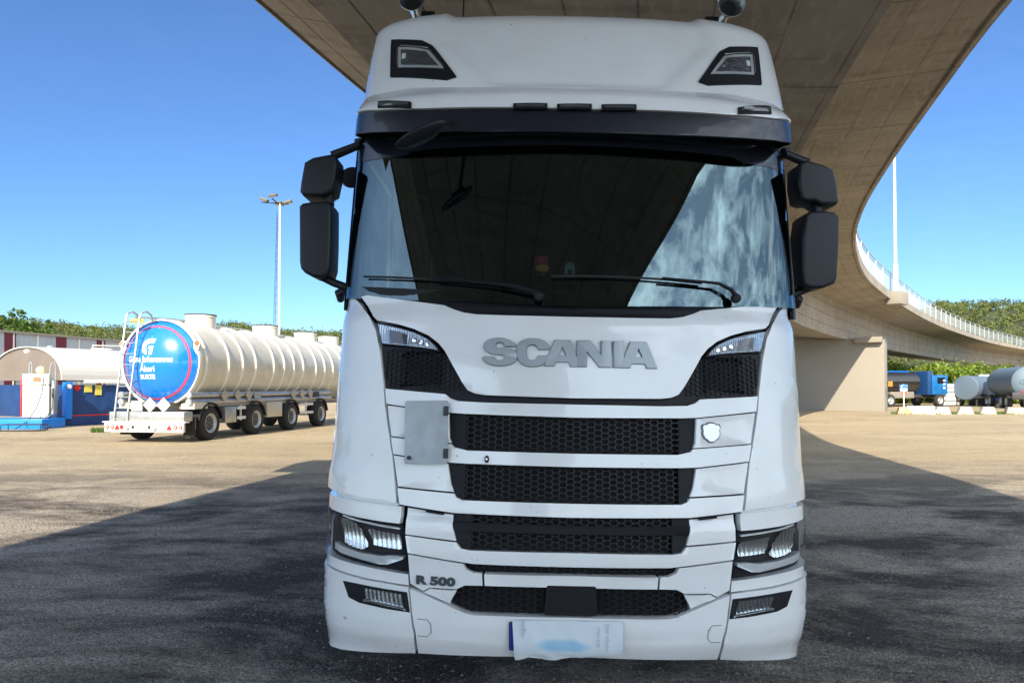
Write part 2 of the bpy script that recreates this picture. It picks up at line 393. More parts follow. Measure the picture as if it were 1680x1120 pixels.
# =================================================================== GROUND
def ground_mat():
    m = bpy.data.materials.new('gravel_ground'); m.use_nodes = True; n = m.node_tree; b = n.nodes['Principled BSDF']; L = n.links.new
    t = n.nodes.new('ShaderNodeTexCoord')
    def nz(scale, det=6, rough=.6, sc=(1, 1, 1), rot=0, dist=0):
        mp = n.nodes.new('ShaderNodeMapping'); mp.inputs['Scale'].default_value = sc; mp.inputs['Rotation'].default_value = (0, 0, rot)
        x = n.nodes.new('ShaderNodeTexNoise'); x.inputs['Scale'].default_value = scale; x.inputs['Detail'].default_value = det; x.inputs['Roughness'].default_value = rough
        x.inputs['Distortion'].default_value = dist
        L(t.outputs['Object'], mp.inputs[0]); L(mp.outputs[0], x.inputs['Vector']); return x.outputs['Fac']
    def rng(v, a, c, lo=0, hi=1):
        r = n.nodes.new('ShaderNodeMapRange'); r.inputs['From Min'].default_value = a; r.inputs['From Max'].default_value = c; r.inputs['To Min'].default_value = lo; r.inputs['To Max'].default_value = hi
        L(v, r.inputs['Value']); return r.outputs[0]
    def mix(f, c1, c2, mode='MIX'):
        x = n.nodes.new('ShaderNodeMixRGB'); x.blend_type = mode
        for i, c in ((1, c1), (2, c2)):
            if isinstance(c, tuple): x.inputs[i].default_value = (*c, 1)
            else: L(c, x.inputs[i])
        if isinstance(f, float): x.inputs[0].default_value = f
        else: L(f, x.inputs[0])
        return x.outputs[0]
    big = rng(nz(.16, 5, .6, (.55, 1.6, 1), .12), .38, .62)
    st = rng(nz(.30, 10, .72, (.9, 1.15, 1), .22, .3), .53, .66)
    fine = nz(34, 4, .75); grit = nz(110, 2, .7)
    base = mix(big, (.37, .295, .185), (.45, .365, .24))
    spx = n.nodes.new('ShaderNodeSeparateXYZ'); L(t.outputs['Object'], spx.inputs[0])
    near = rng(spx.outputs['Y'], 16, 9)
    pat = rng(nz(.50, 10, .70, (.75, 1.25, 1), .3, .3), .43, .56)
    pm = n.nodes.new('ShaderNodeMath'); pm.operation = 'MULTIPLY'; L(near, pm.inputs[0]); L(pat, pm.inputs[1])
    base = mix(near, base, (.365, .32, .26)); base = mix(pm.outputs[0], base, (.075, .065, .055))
    s2 = rng(st, 0, 1, 0, .55); base = mix(s2, base, (.15, .12, .085))
    g1 = rng(fine, .3, .7, .5, 1.5); gg = n.nodes.new('ShaderNodeCombineXYZ'); [L(g1, gg.inputs[i]) for i in range(3)]
    base = mix(1.0, base, gg.outputs[0], 'MULTIPLY')
    vo = n.nodes.new('ShaderNodeTexVoronoi'); vo.inputs['Scale'].default_value = 70; L(t.outputs['Object'], vo.inputs['Vector'])
    sc_ = n.nodes.new('ShaderNodeSeparateColor'); L(vo.outputs['Color'], sc_.inputs[0]); g4 = rng(sc_.outputs[0], 0, 1, .65, 1.35); g5 = n.nodes.new('ShaderNodeCombineXYZ'); [L(g4, g5.inputs[i]) for i in range(3)]
    base = mix(1.0, base, g5.outputs[0], 'MULTIPLY')
    g2 = rng(grit, .3, .7, .6, 1.4); g3 = n.nodes.new('ShaderNodeCombineXYZ'); [L(g2, g3.inputs[i]) for i in range(3)]
    base = mix(.8, base, g3.outputs[0], 'MULTIPLY')
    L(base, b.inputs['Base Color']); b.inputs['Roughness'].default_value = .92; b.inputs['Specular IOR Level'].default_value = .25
    b1 = n.nodes.new('ShaderNodeBump'); b1.inputs['Strength'].default_value = .7; b1.inputs['Distance'].default_value = .02; L(fine, b1.inputs['Height'])
    b2 = n.nodes.new('ShaderNodeBump'); b2.inputs['Strength'].default_value = .7; b2.inputs['Distance'].default_value = .008; L(grit, b2.inputs['Height']); L(b1.outputs[0], b2.inputs['Normal'])
    b4 = n.nodes.new('ShaderNodeBump'); b4.invert = True; b4.inputs['Strength'].default_value = .8; b4.inputs['Distance'].default_value = .012; L(vo.outputs['Distance'], b4.inputs['Height']); L(b2.outputs[0], b4.inputs['Normal']); b2 = b4
    b3 = n.nodes.new('ShaderNodeBump'); b3.inputs['Strength'].default_value = .5; b3.inputs['Distance'].default_value = .12; L(nz(1.2, 4, .6, (.6, 1.5, 1), .15), b3.inputs['Height']); L(b2.outputs[0], b3.inputs['Normal'])
    L(b3.outputs[0], b.inputs['Normal']); return m
GM = ground_mat()
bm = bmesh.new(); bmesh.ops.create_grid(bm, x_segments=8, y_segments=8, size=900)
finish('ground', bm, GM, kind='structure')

bm = bmesh.new(); bmesh.ops.create_grid(bm, x_segments=2, y_segments=2, size=.5); bmesh.ops.scale(bm, vec=(160, 60, 1), verts=bm.verts); bmesh.ops.translate(bm, vec=(0, -33.5, .004), verts=bm.verts)
finish('road', bm, mat('added_dark_ground', (.075, .075, .075), .85, bump=(60, .5, .01), var=(.6, (.10, .10, .095), .4, .65)), kind='structure')  # unseen dark sheet added behind the camera to cut bounce and darken the soffit
# loose stones in front
stone_m = mat('loose_stone', (.20, .18, .16), .9, var=(40, (.10, .095, .09), .4, .6))
vs, fs = [], []
rs = random.Random(3)
for i in range(26000):
    d = 2.0+7.5*rs.random()**1.6; x = (rs.random()*2-1)*d*.80; s = (.0035+.008*rs.random()**3)*(1+.08*d)
    dens = noise.noise(Vector((x*.5, d*1.3, 2)))
    if dens < rs.uniform(-.5, .25): continue
    b = len(vs); a = rs.random()*PI
    for k in range(5):
        aa = a+k*2*PI/5; q = s*rs.uniform(.7, 1.2); vs.append((x+math.cos(aa)*q, d+math.sin(aa)*q*.8, -.001))
    vs.append((x+rs.uniform(-.3, .3)*s, d+rs.uniform(-.3, .3)*s, s*rs.uniform(.5, .9)))
    for k in range(5): fs.append((b+k, b+(k+1) % 5, b+5))
from_lists('gravel', vs, fs, stone_m, kind='stuff', label='loose grey gravel stones scattered over the shaded yard around the truck')

# =================================================================== BRIDGE
def bridge_mat():
    m = bpy.data.materials.new('cast_concrete'); m.use_nodes = True; n = m.node_tree; b = n.nodes['Principled BSDF']; L = n.links.new
    uv = n.nodes.new('ShaderNodeUVMap'); uv.uv_map = 'UVMap'
    sp = n.nodes.new('ShaderNodeSeparateXYZ'); L(uv.outputs[0], sp.inputs[0])
    def line(out, period, width, wob=0.):
        a = n.nodes.new('ShaderNodeMath'); a.operation = 'DIVIDE'; a.inputs[1].default_value = period; L(out, a.inputs[0])
        c = n.nodes.new('ShaderNodeMath'); c.operation = 'FRACT'; L(a.outputs[0], c.inputs[0])
        d = n.nodes.new('ShaderNodeMapRange'); d.inputs['From Min'].default_value = width/period; d.inputs['From Max'].default_value = 0; L(c.outputs[0], d.inputs['Value']); return d.outputs[0]
    l1 = line(sp.outputs['Y'], .62, .030); l2 = line(sp.outputs['X'], 2.5, .03)
    def nz(scale, det, sc=(1, 1, 1), rough=.6):
        mp = n.nodes.new('ShaderNodeMapping'); mp.inputs['Scale'].default_value = sc; L(uv.outputs[0], mp.inputs[0])
        x = n.nodes.new('ShaderNodeTexNoise'); x.inputs['Scale'].default_value = scale; x.inputs['Detail'].default_value = det; x.inputs['Roughness'].default_value = rough
        L(mp.outputs[0], x.inputs['Vector']); return x.outputs['Fac']
    def rng(v, a, c, lo=0, hi=1):
        r = n.nodes.new('ShaderNodeMapRange'); r.inputs['From Min'].default_value = a; r.inputs['From Max'].default_value = c; r.inputs['To Min'].default_value = lo; r.inputs['To Max'].default_value = hi
        L(v, r.inputs['Value']); return r.outputs[0]
    def mix(f, c1, c2, mode='MIX'):
        x = n.nodes.new('ShaderNodeMixRGB'); x.blend_type = mode
        for i, c in ((1, c1), (2, c2)):
            if isinstance(c, tuple): x.inputs[i].default_value = (*c, 1)
            else: L(c, x.inputs[i])
        L(f, x.inputs[0]); return x.outputs[0]
    col = mix(rng(nz(.55, 7), .35, .68), (.36, .32, .265), (.25, .22, .18))
    col = mix(rng(nz(1.3, 6, (3.2, .5, 1)), .52, .70), col, (.21, .18, .145))
    col = mix(rng(nz(5, 6, (.6, 2.2, 1)), .5, .8), col, (.42, .38, .32))
    mxm = n.nodes.new('ShaderNodeMath'); mxm.operation = 'MAXIMUM'; L(l1, mxm.inputs[0]); L(l2, mxm.inputs[1])
    lm = n.nodes.new('ShaderNodeMath'); lm.operation = 'MULTIPLY'; L(mxm.outputs[0], lm.inputs[0]); L(rng(nz(1.1, 3), .35, .6, .4, 1.0), lm.inputs[1])
    col = mix(lm.outputs[0], col, (.09, .075, .06))
    L(col, b.inputs['Base Color']); b.inputs['Roughness'].default_value = .85
    bb = n.nodes.new('ShaderNodeBump'); bb.inputs['Strength'].default_value = .5; bb.inputs['Distance'].default_value = .01; L(nz(14, 6, (.4, 2.5, 1)), bb.inputs['Height'])
    b2 = n.nodes.new('ShaderNodeBump'); b2.inputs['Strength'].default_value = .8; b2.inputs['Distance'].default_value = .03; b2.invert = True; L(mxm.outputs[0], b2.inputs['Height']); L(bb.outputs[0], b2.inputs['Normal'])
    L(b2.outputs[0], b.inputs['Normal']); return m
CONC = bridge_mat()
CONC2 = mat('grey_concrete', (.27, .245, .205), .85, bump=(6, .4, .03), var=(1.3, (.28, .255, .22), .35, .7))
edge_xy = [(6.5, -60), (4.0, -45), (2.4, -32), (1.8, -22), (1.9, -14), (2.8, -7), (4.9, -1), (5.85, 4.5), (6.79, 9.58), (7.52, 11.93), (8.0, 13.5), (8.56, 15.4), (9.15, 17.1), (10.2, 20.2), (12.0, 24.5),
           (14.0, 28.4), (17.0, 33.7), (20.8, 39.4), (23.5, 43.1), (32.2, 54.7), (42.6, 67.5), (58.5, 85.5), (74, 101), (95, 121), (120, 144)]
def resample(pts, step):
    P = [Vector((x, y, 0)) for x, y in pts]; out = []
    for i in range(len(P)-1):
        a, b, c, d = P[max(0, i-1)], P[i], P[i+1], P[min(len(P)-1, i+2)]
        n = max(2, int((c-b).length/.25))
        for k in range(n):
            t = k/n; out.append(.5*((2*b)+(c-a)*t+(2*a-5*b+4*c-d)*t*t+(3*b-a-3*c+d)*t**3))
    out.append(P[-1])
    for _ in range(60): out = [out[0]]+[(out[i-1]+out[i]*2+out[i+1])/4 for i in range(1, len(out)-1)]+[out[-1]]
    res = [out[0]]; acc = 0
    for a, b in zip(out, out[1:]):
        acc += (b-a).length
        if acc >= step: res.append(b); acc = 0
    return res
ST = resample(edge_xy, .8)
def nrm(i):
    d = (ST[min(i+1, len(ST)-1)]-ST[max(i-1, 0)]).normalized(); return Vector((-d.y, d.x, 0))      # to the left
SE = .09
def wsc(i): return lerp_tab([(-14, .90), (-7, .97), (-1, 1.08), (4.5, 1.04), (9.6, 1.0)], ST[i].y)
def sect(i, t, z):   # t metres left of the right edge, z height before cross fall
    t = t*wsc(i); p = ST[i]+nrm(i)*t; return Vector((p.x, p.y, z+SE*t))
bridge = thing('road_bridge', 'curved concrete road bridge passing over the white truck and bending away right', 'bridge')
prof = [(.0, 7.35), (-.04, 7.35), (-.04, 6.90), (.05, 6.88), (.09, 6.93), (.13, 6.93), (.16, 6.86), (2.75, 6.55), (2.85, 4.42), (7.65, 4.42), (7.75, 6.2), (10.9, 6.86-.02), (10.94, 6.93), (10.98, 6.93), (11.02, 6.86), (11.1, 6.9), (11.1, 7.35), (11.06, 7.35), (10.9, 7.15), (.3, 7.15)]
vs = []; uvs = []; fs = []; fu = []
acc = 0; nP = len(prof)
lens = [0]
for (a, b), (c, d) in zip(prof, prof[1:]): lens.append(lens[-1]+math.hypot(c-a, d-b))
lens.append(lens[-1]+math.hypot(prof[0][0]-prof[-1][0], prof[0][1]-prof[-1][1]))
for i in range(len(ST)):
    if i: acc += (ST[i]-ST[i-1]).length
    for (t, z) in prof: vs.append(sect(i, t, z)); 
    uvs.append(acc)
for i in range(len(ST)-1):
    for k in range(nP):
        k2 = (k+1) % nP; fs.append((i*nP+k, i*nP+k2, (i+1)*nP+k2, (i+1)*nP+k))
        fu += [(uvs[i], lens[k]), (uvs[i], lens[k+1]), (uvs[i+1], lens[k+1]), (uvs[i+1], lens[k])]
dk = from_lists('deck', vs, fs, CONC, bridge)
ul = dk.data.uv_layers.new(name='UVMap')
for i, c in enumerate(fu): ul.data[i].uv = c
# pedestal, railing
GRAYM = mat('galvanised_rail', (.50, .53, .55), .5, .5)
rail = None
def deck_top(i, t): return sect(i, t, 7.35)
def railing(t0, lo, hi):
    idx = list(range(lo, hi)); bm = bmesh.new()
    tube(bm, [deck_top(i, t0)+Vector((0, 0, 1.25)) for i in idx], .035, 6); tube(bm, [deck_top(i, t0)+Vector((0, 0, 1.02)) for i in idx], .02, 5)
    r = finish('railing', bm, GRAYM, bridge)
    bm = bmesh.new(); box(bm, (0, 0, .62), (.07, .07, 1.24)); me = bpy.data.meshes.new('post'); bm.to_mesh(me); bm.free(); me.materials.append(GRAYM)
    acc = 0
    for i in idx[1:]:
        acc += (ST[i]-ST[i-1]).length
        if acc > 2.3:
            acc = 0; o = bpy.data.objects.new('post', me); COL.objects.link(o); o.parent = r; o.location = deck_top(i, t0); nn = nrm(i); o.rotation_euler = (0, 0, math.atan2(nn.y, nn.x))
    v, f = [], []
    for i in idx[:-1]:
        a, b = deck_top(i, t0), deck_top(i+1, t0); n2 = nrm(i)*.005
        for k in range(5):
            q = a.lerp(b, k/5); dd = (b-a).normalized()*.007; s = len(v)
            for zz in (.12, 1.0):
                for w_ in (n2+dd, n2-dd, -n2-dd, -n2+dd): v.append(q+w_+Vector((0, 0, zz)))
            for e in range(4): f.append((s+e, s+(e+1) % 4, s+4+(e+1) % 4, s+4+e))
    from_lists('baluster', v, f, GRAYM, r, kind='stuff')
    return r
def near_i(y): return min(range(len(ST)), key=lambda i: abs(ST[i].y-y))
i0, i1 = near_i(14), near_i(120)
railing(.15, i0, i1)
railing(10.95, near_i(-30), near_i(60))
bm = bmesh.new(); box(bm, sect(near_i(-2.4), 11.25, 7.1), (.7, 1.4, .5)); finish('pedestal', bm, CONC2, bridge)
# drainage gully under the soffit
gi = near_i(7.6); bm = bmesh.new(); box(bm, sect(gi, 5.4, 4.39), (.12, .12, .08)); finish('drain_outlet', bm, STEEL, bridge)
# pier
def pier(cx, cy, lx, ly, top, rz, extra=True):
    bm = bmesh.new(); box(bm, (cx, cy, top/2), (lx, ly, top), rz, .04); return finish('pier', bm, CONC2, bridge)
pr = at(1462, 640, 44.5); pl = at(1240, 640, 49.5)
pc = (pr+pl)/2; ang = math.atan2(pr.y-pl.y, pr.x-pl.x)
pier(pc.x, pc.y+.6, (Vector((pr.x, pr.y, 0))-Vector((pl.x, pl.y, 0))).length, 1.2, 4.75, ang)
bm = bmesh.new()
for k in range(1, 4):
    p = pl.lerp(pr, k/4); box(bm, (p.x+math.sin(ang)*.015, p.y-.002, 2.3), (.03, .02, 4.6), ang)
finish('joint_strip', bm, mat('joint_filler', (.12, .11, .10), .9), bridge)
bm = bmesh.new(); box(bm, (pr.x-1.0, pr.y+.7, 4.6), (1.6, 1.1, .35), ang, .02); finish('bearing_block', bm, CONC2, bridge)
# second pier behind the camera
pb = sect(near_i(-34), 5.2, 0); pier(pb.x, pb.y, 5.0, 1.2, 4.8, 0)
# lamp post on the bridge edge
li = near_i(42.5); lp0 = deck_top(li, -.25)
lpost = thing('street_lamp', 'tall pale grey lamp post standing on the outer edge of the bridge', 'street lamp', (lp0.x, lp0.y, lp0.z-.5))
obj_box('pedestal', (0.1, 0.1, .1), (1.3, .9, .75), CONC2, lpost, .02, rz=.7)
LPM = mat('painted_pole', (.62, .64, .63), .5)
obj_tube('pole', [(0, 0, .3), (0, 0, 2.2), (0, 0, 2.21), (0, 0, 12)], [.15, .15, .10, .06], LPM, lpost, 12)
obj_tube('arm', [(0, 0, 12), (-.6, .1, 12.3), (-1.6, .2, 12.4)], .04, LPM, lpost)
obj_box('lantern', (-2.0, .25, 12.4), (.8, .3, .14), GALV, lpost, .04)

# =================================================================== TRUCK
truck = thing('truck_tractor', 'white high-roof truck cab parked facing the camera under the bridge', 'truck', (TR_X, TR_Y, 0))
truck.rotation_euler = (0, ROLL, 0)
C = 936
# dark backing body behind all panel gaps
Ub = BODY.U
panel('inner_shell', BODY, full([(0, .38), (Ub+.3, .38), (Ub+.3, 2.02), (0, 2.02)]), DARK, truck, off=-.075, th=.02, bev=0, grid=.09, gz=.2)
def T(pts, sh=BODY, off=0): return half(sh, pts, off)
# ---- upper front panel
fp = T([(C, 521), (828, 518.5), (782, 517), (761, 514), (745, 509), (729, 502), (672, 494), (627, 488), (604, 484.5), (594, 487), (604, 502), (613.6, 520), (620, 526), (654, 532), (680.5, 540),
        (704.6, 551), (721, 564), (731.5, 577), (747.5, 606.7), (758, 626), (767.6, 640), (779.7, 645.5), (797, 648), (C, 653)])
def fp_rel(u, z):
    a = abs(u); return .012*math.exp(-((z-1.72)/.10)**2)*max(0, 1-(a/.95)**4)
panel('front_panel', BODY, full(fp), WHITE, truck, off=.006, th=.045, bev=.010, segs=3, relief=fp_rel, gz=.05)
# ---- corner panels
cp = T([(571, 478.5), (577, 484), (591, 498.5), (606, 519), (616, 541), (623.5, 578), (629, 629), (631, 664), (635, 694), (643.5, 747), (650, 825), (619, 822), (587, 814)])
cp = cp[:-3]+[(.857, 1.034), (.959, 1.040), (1.075, 1.051), (1.25, 1.064), (Ub, 1.078), (Ub+.35, 1.085), (Ub+.35, 1.9), (Ub+.12, 2.02), (Ub-.04, 2.06)]
def cp_rel(u, z):
    r = 0
    if z < 1.22: r += .011*min(1, max(0, (1.22-z)/.08))*min(1, max(0, (abs(u)-.95)/.4))
    return r
both('corner_panel', BODY, cp, WHITE, truck, bev=.007, segs=3, relief=cp_rel, gz=.05, th=.04)
# ---- bars and infill of the grille
bar1 = T([(632, 637), (731, 646), (739.5, 653), (753, 657.5), (801, 660), (C, 663), (C, 685), (766, 679), (737, 677), (634.5, 662.5)])
panel('grille_bar', BODY, full(bar1), WHITE, truck, off=.004, bev=.008, segs=3, th=.06, g=.001)
fill1 = T([(635, 664), (737, 678), (737.3, 717.7), (741, 727), (641.5, 715.5)])
both('grille_infill', BODY, fill1, WHITE, truck, bev=.004, g=.001)
bar2 = T([(641.5, 716.5), (741, 728), (745.5, 733), (766.5, 738.3), (C, 743.5), (C, 766), (766, 760.5), (735, 758.5), (645.5, 744.5)])
panel('grille_bar', BODY, full(bar2), WHITE, truck, off=.004, bev=.008, segs=3, th=.06, g=.001)
fill2 = T([(645.5, 746), (735, 760), (739.7, 792.7), (745, 807), (652.5, 797.5)])
both('grille_infill', BODY, fill2, WHITE, truck, bev=.004, g=.001)
bar3 = T([(652.5, 799.5), (745.5, 809), (748.5, 815), (759, 819.7), (C, 825.5), (C, 849), (744, 841), (656, 827)])
panel('grille_bar', BODY, full(bar3), WHITE, truck, off=.006, bev=.008, segs=3, th=.06, g=.001)
fill3 = T([(667, 832), (743, 844), (742.5, 862), (748, 887), (664.5, 876)])
both('grille_infill', BODY, fill3, WHITE, truck, bev=.004, g=.001, off=-.002, relief=lambda u, z: -.012 if z > .975 else 0, gz=.02)
bar4 = T([(665, 877.5), (748.5, 889), (756, 899.3), (772, 902), (C, 906.3), (C, 930), (775, 924.5), (760, 922), (669, 906.5)])
panel('grille_bar', BODY, full(bar4), WHITE, truck, off=.004, bev=.008, segs=3, th=.06, g=.001)
fill4 = T([(669, 908.5), (759.5, 924), (765, 933.3), (777, 939), (791, 940), (792, 960.5), (762, 960), (750, 966), (705, 963.6), (694, 969), (673, 957)])
both('grille_infill', BODY, fill4, WHITE, truck, bev=.004, g=.001)
fill5 = T([(696, 971), (706, 965.4), (749, 967.5), (738, 990)])
both('grille_infill', BODY, fill5, WHITE, truck, bev=.003, g=.001)
bar5 = T([(794, 940.5), (C, 943.5), (C, 963.5), (795, 960.5)])
panel('grille_bar', BODY, full(bar5), WHITE, truck, off=.003, bev=.006, segs=2, th=.05, g=.001)
# ---- slots: hex mesh and dark end frames
slots = [T([(737, 677.5), (766, 679.5), (C, 685), (C, 743), (766.5, 737.8), (745, 732.4), (737.5, 717.7)]),
         T([(735, 759), (766, 760.5), (C, 766), (C, 825), (758.4, 819), (747.7, 814), (739.7, 792.7)]),
         T([(743.7, 841.4), (C, 849), (C, 906), (771.8, 901), (755.7, 898.5), (749, 887.8), (743, 862)]),
         T([(760, 923), (C, 930), (C, 943), (777, 938), (765, 932.5)]),
         T([(753, 962), (765, 960.5), (C, 964), (C, 1010), (774.5, 1005), (761, 1002), (738, 991.4), (747, 970)])]
for si, s in enumerate(slots):
    fpz = full(s)
    hexmesh('grille_mesh', BODY, inset(ccw(fpz), .004), MESHB, truck, off=-.018, cw=.0450, ch=.0262, skip=(lambda u, z: abs(u) < .13) if si == 4 else None)
    um = max(u for u, z in s)
    if si != 3:
        # solid end cheeks of the slot
        end = [(max(u, um-.075 if si != 4 else um-.03), z) for u, z in s if u > um-.12] if False else None
    if si < 3:
        lo = min(z for u, z in s); hi = max(z for u, z in s if u > um-.15)
        ck = [(u, z) for u, z in s if u > um-.14]
        a = um-.085
        zt = max(z for u, z in ck); zb = min(z for u, z in ck)
        poly = [(a, zt)]+sorted([(u, z) for u, z in ck if u > a+.005], key=lambda q: -q[1])+[(a, zb)]
        both('grille_cheek', BODY, poly, BLACK, truck, off=-.014, th=.03, bev=.004)
    back = panel('grille_backing', BODY, inset(ccw(fpz), -.01), DARK, truck, off=-.055, th=.01, bev=0)
s3 = slots[2]; zt3 = max(z for u, z in s3)
panel('grille_crossbar', BODY, [(-.60, .925), (.60, .925), (.60, .965), (-.60, .965)], BLACK, truck, off=-.008, th=.03, bev=.006)
# radar cover
panel('radar_cover', BODY, rounded([(-.125, .565), (.125, .565), (.115, .697), (-.115, .697)], .01), BLACK, truck, off=.004, th=.03, bev=.008, segs=3)
# ---- black trim below front panel and honeycomb corners
hc = T([(626, 567), (667, 570), (702, 574), (730, 580), (747, 608.5), (757, 627), (766, 641), (779, 647), (797, 650), (C, 655), (C, 661.5), (801, 658.5), (753, 656), (739.5, 651.5), (733, 645), (632, 635.5)])
panel('lower_trim', BODY, full(hc), BLACK, truck, off=-.010, th=.03, bev=.004, relief=lambda u, z: -.016 if (abs(u) > .66 and abs(u) < .875 and 1.60 < z < 1.755) else 0, gz=.02, grid=.04)
hx = T([(632, 573), (700, 577), (727, 583), (745, 614), (757, 636), (736, 641), (636, 631)])
for sg in (1, -1):
    hexmesh('honeycomb_mesh', BODY, [(u*sg, z) for u, z in hx], BLACK, truck, off=-.004, cw=.034, ch=.0235, dep=.012)
# ---- upper position lamps
lens_o = T([(618, 529), (654, 536.5), (681, 544.5), (703, 555), (716, 567), (723, 577), (702, 573), (667, 568.5), (626.5, 565)])
for sg in (-1, 1):
    P = [(u*sg, z) for u, z in lens_o]
    lamp = panel('position_lamp', BODY, P, BLACK, truck, off=-.006, th=.03, bev=.003)
    q = inset(ccw(P), .006); panel('reflector', BODY, q, REFL, lamp, off=.002, th=.006, bev=.001)
    d = T([(640, 541), (655, 544), (668, 549), (668, 565), (641, 562)]); panel('inner_lens', BODY, [(u*sg, z) for u, z in d], GLOSSB, lamp, off=.004, th=.004, bev=.001)
    for lx in (680, 691.5, 702):
        cu, cz = BODY.inv(lx, 558.5+(lx-680)*.28); cu = abs(cu)*sg; ring = [(cu+.012*math.cos(t*PI/4), cz+.014*math.sin(t*PI/4)) for t in range(8)]
        panel('light_diode', BODY, ring, CHROME, lamp, off=.008, th=.006, bev=.003)
    panel('clear_cover', BODY, inset(ccw(P), .003), COVER, lamp, off=.014, th=.003, bev=0)
# ---- headlights
hlz = T([(656.5, 860), (627, 857), (587, 850), (557, 841.5)])
hl = [(.83, .937), (.926, .940), (1.066, .947), (1.19, .956), (1.33, .966), (Ub, .974), (Ub+.14, .976), (Ub+.14, .772), (Ub, .764), (1.25, .747), (1.056, .734), (.873, .722), (.786, .717), (.804, .812), (.82, .896)]
hlh = T([(601, 866), (655, 878), (657, 902), (634, 899), (608, 893.7)])
hlo = T([(556, 848), (570, 850.5), (583, 858), (592, 871), (601, 897), (592, 901.7), (573, 896), (559, 888)])
trim_ = T([(548, 888), (560, 896), (588, 906), (622, 912), (640, 911), (661, 913), (659, 918), (634, 926), (620, 925.5), (588, 917), (558, 907), (547, 899)])
top_ = T([(560, 843), (587, 852.5), (627, 861), (654, 865.5), (654, 868), (627, 864), (587, 855.5), (561, 846)])
strip = [(.83, 1.020), (.96, 1.024), (1.07, 1.029), (1.25, 1.035), (Ub, 1.038), (Ub+.25, 1.036), (Ub+.25, .984), (Ub, .981), (1.33, .972), (1.19, .962), (1.066, .952), (.926, .944), (.835, .941), (.829, .979)]
lower = [(.783, .712), (.873, .717), (1.056, .729), (1.25, .742), (Ub, .759), (Ub+.2, .767), (Ub+.2, .712), (Ub, .705), (1.25, .693), (1.148, .684), (1.008, .673), (.778, .662)]
DARKG = mat('lamp_housing', (.010, .012, .018), .6, spec=.2)
for sg in (-1, 1):
    fl = lambda L_: [(u*sg, z) for u, z in L_]
    H = panel('headlight', BODY, fl(hl), DARKG, truck, off=-.035, th=.03, bev=.004)
    FR = lambda u, z: .0050*math.sin((u+z*.15)*2*PI/.026)-.010*math.cos((z-.85)*24)
    panel('reflector', BODY, fl(hlo), FLUTE, H, off=-.012, th=.02, bev=.004, rnd=.02, relief=FR, grid=.0042, gz=.02, sharp=60)
    panel('reflector', BODY, fl(hlh), FLUTE, H, off=-.012, th=.02, bev=.004, rnd=.015, relief=FR, grid=.0042, gz=.02, sharp=60)
    panel('chrome_sweep', BODY, fl(trim_), SATIN, H, off=-.008, th=.03, bev=.010, segs=3)
    panel('chrome_line', BODY, fl(top_), SATIN, H, off=-.006, th=.02, bev=.001)
    panel('flank_lens', BODY, fl([(Ub-.12, .90), (Ub+.08, .93), (Ub+.11, .82), (Ub-.10, .74)]), mat('smoked_silver', (.36, .41, .46), .3, .2), H, off=-.02, th=.01, bev=.003)
    panel('clear_cover', BODY, inset(ccw(fl(hl)), .004), COVER, H, off=.004, th=.004, bev=0)
    panel('headlight_brow', BODY, fl(strip), WHITE, truck, off=-.002, th=.04, bev=.012, segs=3)
    panel('headlight_sill', BODY, fl(lower), WHITE, truck, off=-.003, th=.04, bev=.004)
# recessed lip between corner panel and brow
both('recess_lip', BODY, [(.86, .99), (Ub+.25, 1.0), (Ub+.25, 1.13), (.86, 1.10)], WHITE, truck, off=-.035, th=.02, bev=0)
# ---- bumper
bc = T([(673, 964), (694, 972.5), (738, 993), (761, 1003.5), (774.5, 1007), (C, 1011.5), (C, 1077), (686, 1071.5), (682, 1042), (677, 1007)])
def bump_rel(u, z):
    return .010*max(0, min(1, (z-.47)/.02)) if True else 0
panel('bumper', BODY, full(bc), WHITE, truck, off=-.002, th=.05, bev=.008, segs=3, relief=lambda u, z: .010*max(0, min(1, (z-.455)/.03)), gz=.03, g=.001)
bcn = [(.775, .657), (.873, .663), (1.007, .668), (1.148, .679), (1.25, .687), (Ub, .699), (Ub+.35, .707), (Ub+.35, .25), (Ub, .254), (1.35, .262), (1.18, .279), (1.02, .299), (.90, .313), (.744, .333), (.746, .433), (.761, .533)]
both('bumper_corner', BODY, bcn, WHITE, truck, off=0, th=.05, bev=.008, segs=3, relief=lambda u, z: .008*max(0, min(1, (z-.455)/.03)), gz=.03, g=.001)
fog = T([(565, 951), (587, 955.5), (640, 965.5), (669, 970), (673.5, 1003), (640, 998), (591, 987), (574, 978)])
fogl = T([(589, 960), (668, 972), (671, 999), (640, 994), (594, 982)])
fogr = T([(600, 962.5), (660, 973), (664, 995), (640, 989), (603, 980)])
for sg in (-1, 1):
    fl = lambda L_: [(u*sg, z) for u, z in L_]
    G = panel('fog_lamp', BODY, fl(fog), BLACK, truck, off=.010, th=.03, bev=.003)
    panel('reflector', BODY, fl(fogr), FLUTE, G, off=.014, th=.01, bev=.002, relief=lambda u, z: .004*math.sin((u+z*.2)*2*PI/.022), grid=.0035, gz=.02, sharp=60)
    panel('chrome_line', BODY, fl(T([(600, 983), (640, 992), (668, 998), (667, 994.5), (640, 988), (600, 980)])), CHROME, G, off=.019, th=.008, bev=.001)
    panel('clear_cover', BODY, fl(fogl), COVER, G, off=.024, th=.006, bev=0)
# towing eye covers
for sg in (-1, 1):
    u0 = abs(BODY.inv(685, 1040)[0]); 
    vs_ = []
    path = [(u0-.002, .515), (u0-.05, .515), (u0-.068, .495), (u0-.068, .455), (u0-.05, .435), (u0-.002, .435)]
    bm = bmesh.new(); tube(bm, [BODY.M(u*sg, z, .0095 if z > .47 else .0015) for u, z in path], .0012, 4); finish('towing_cover_seam', bm, DARK, truck)
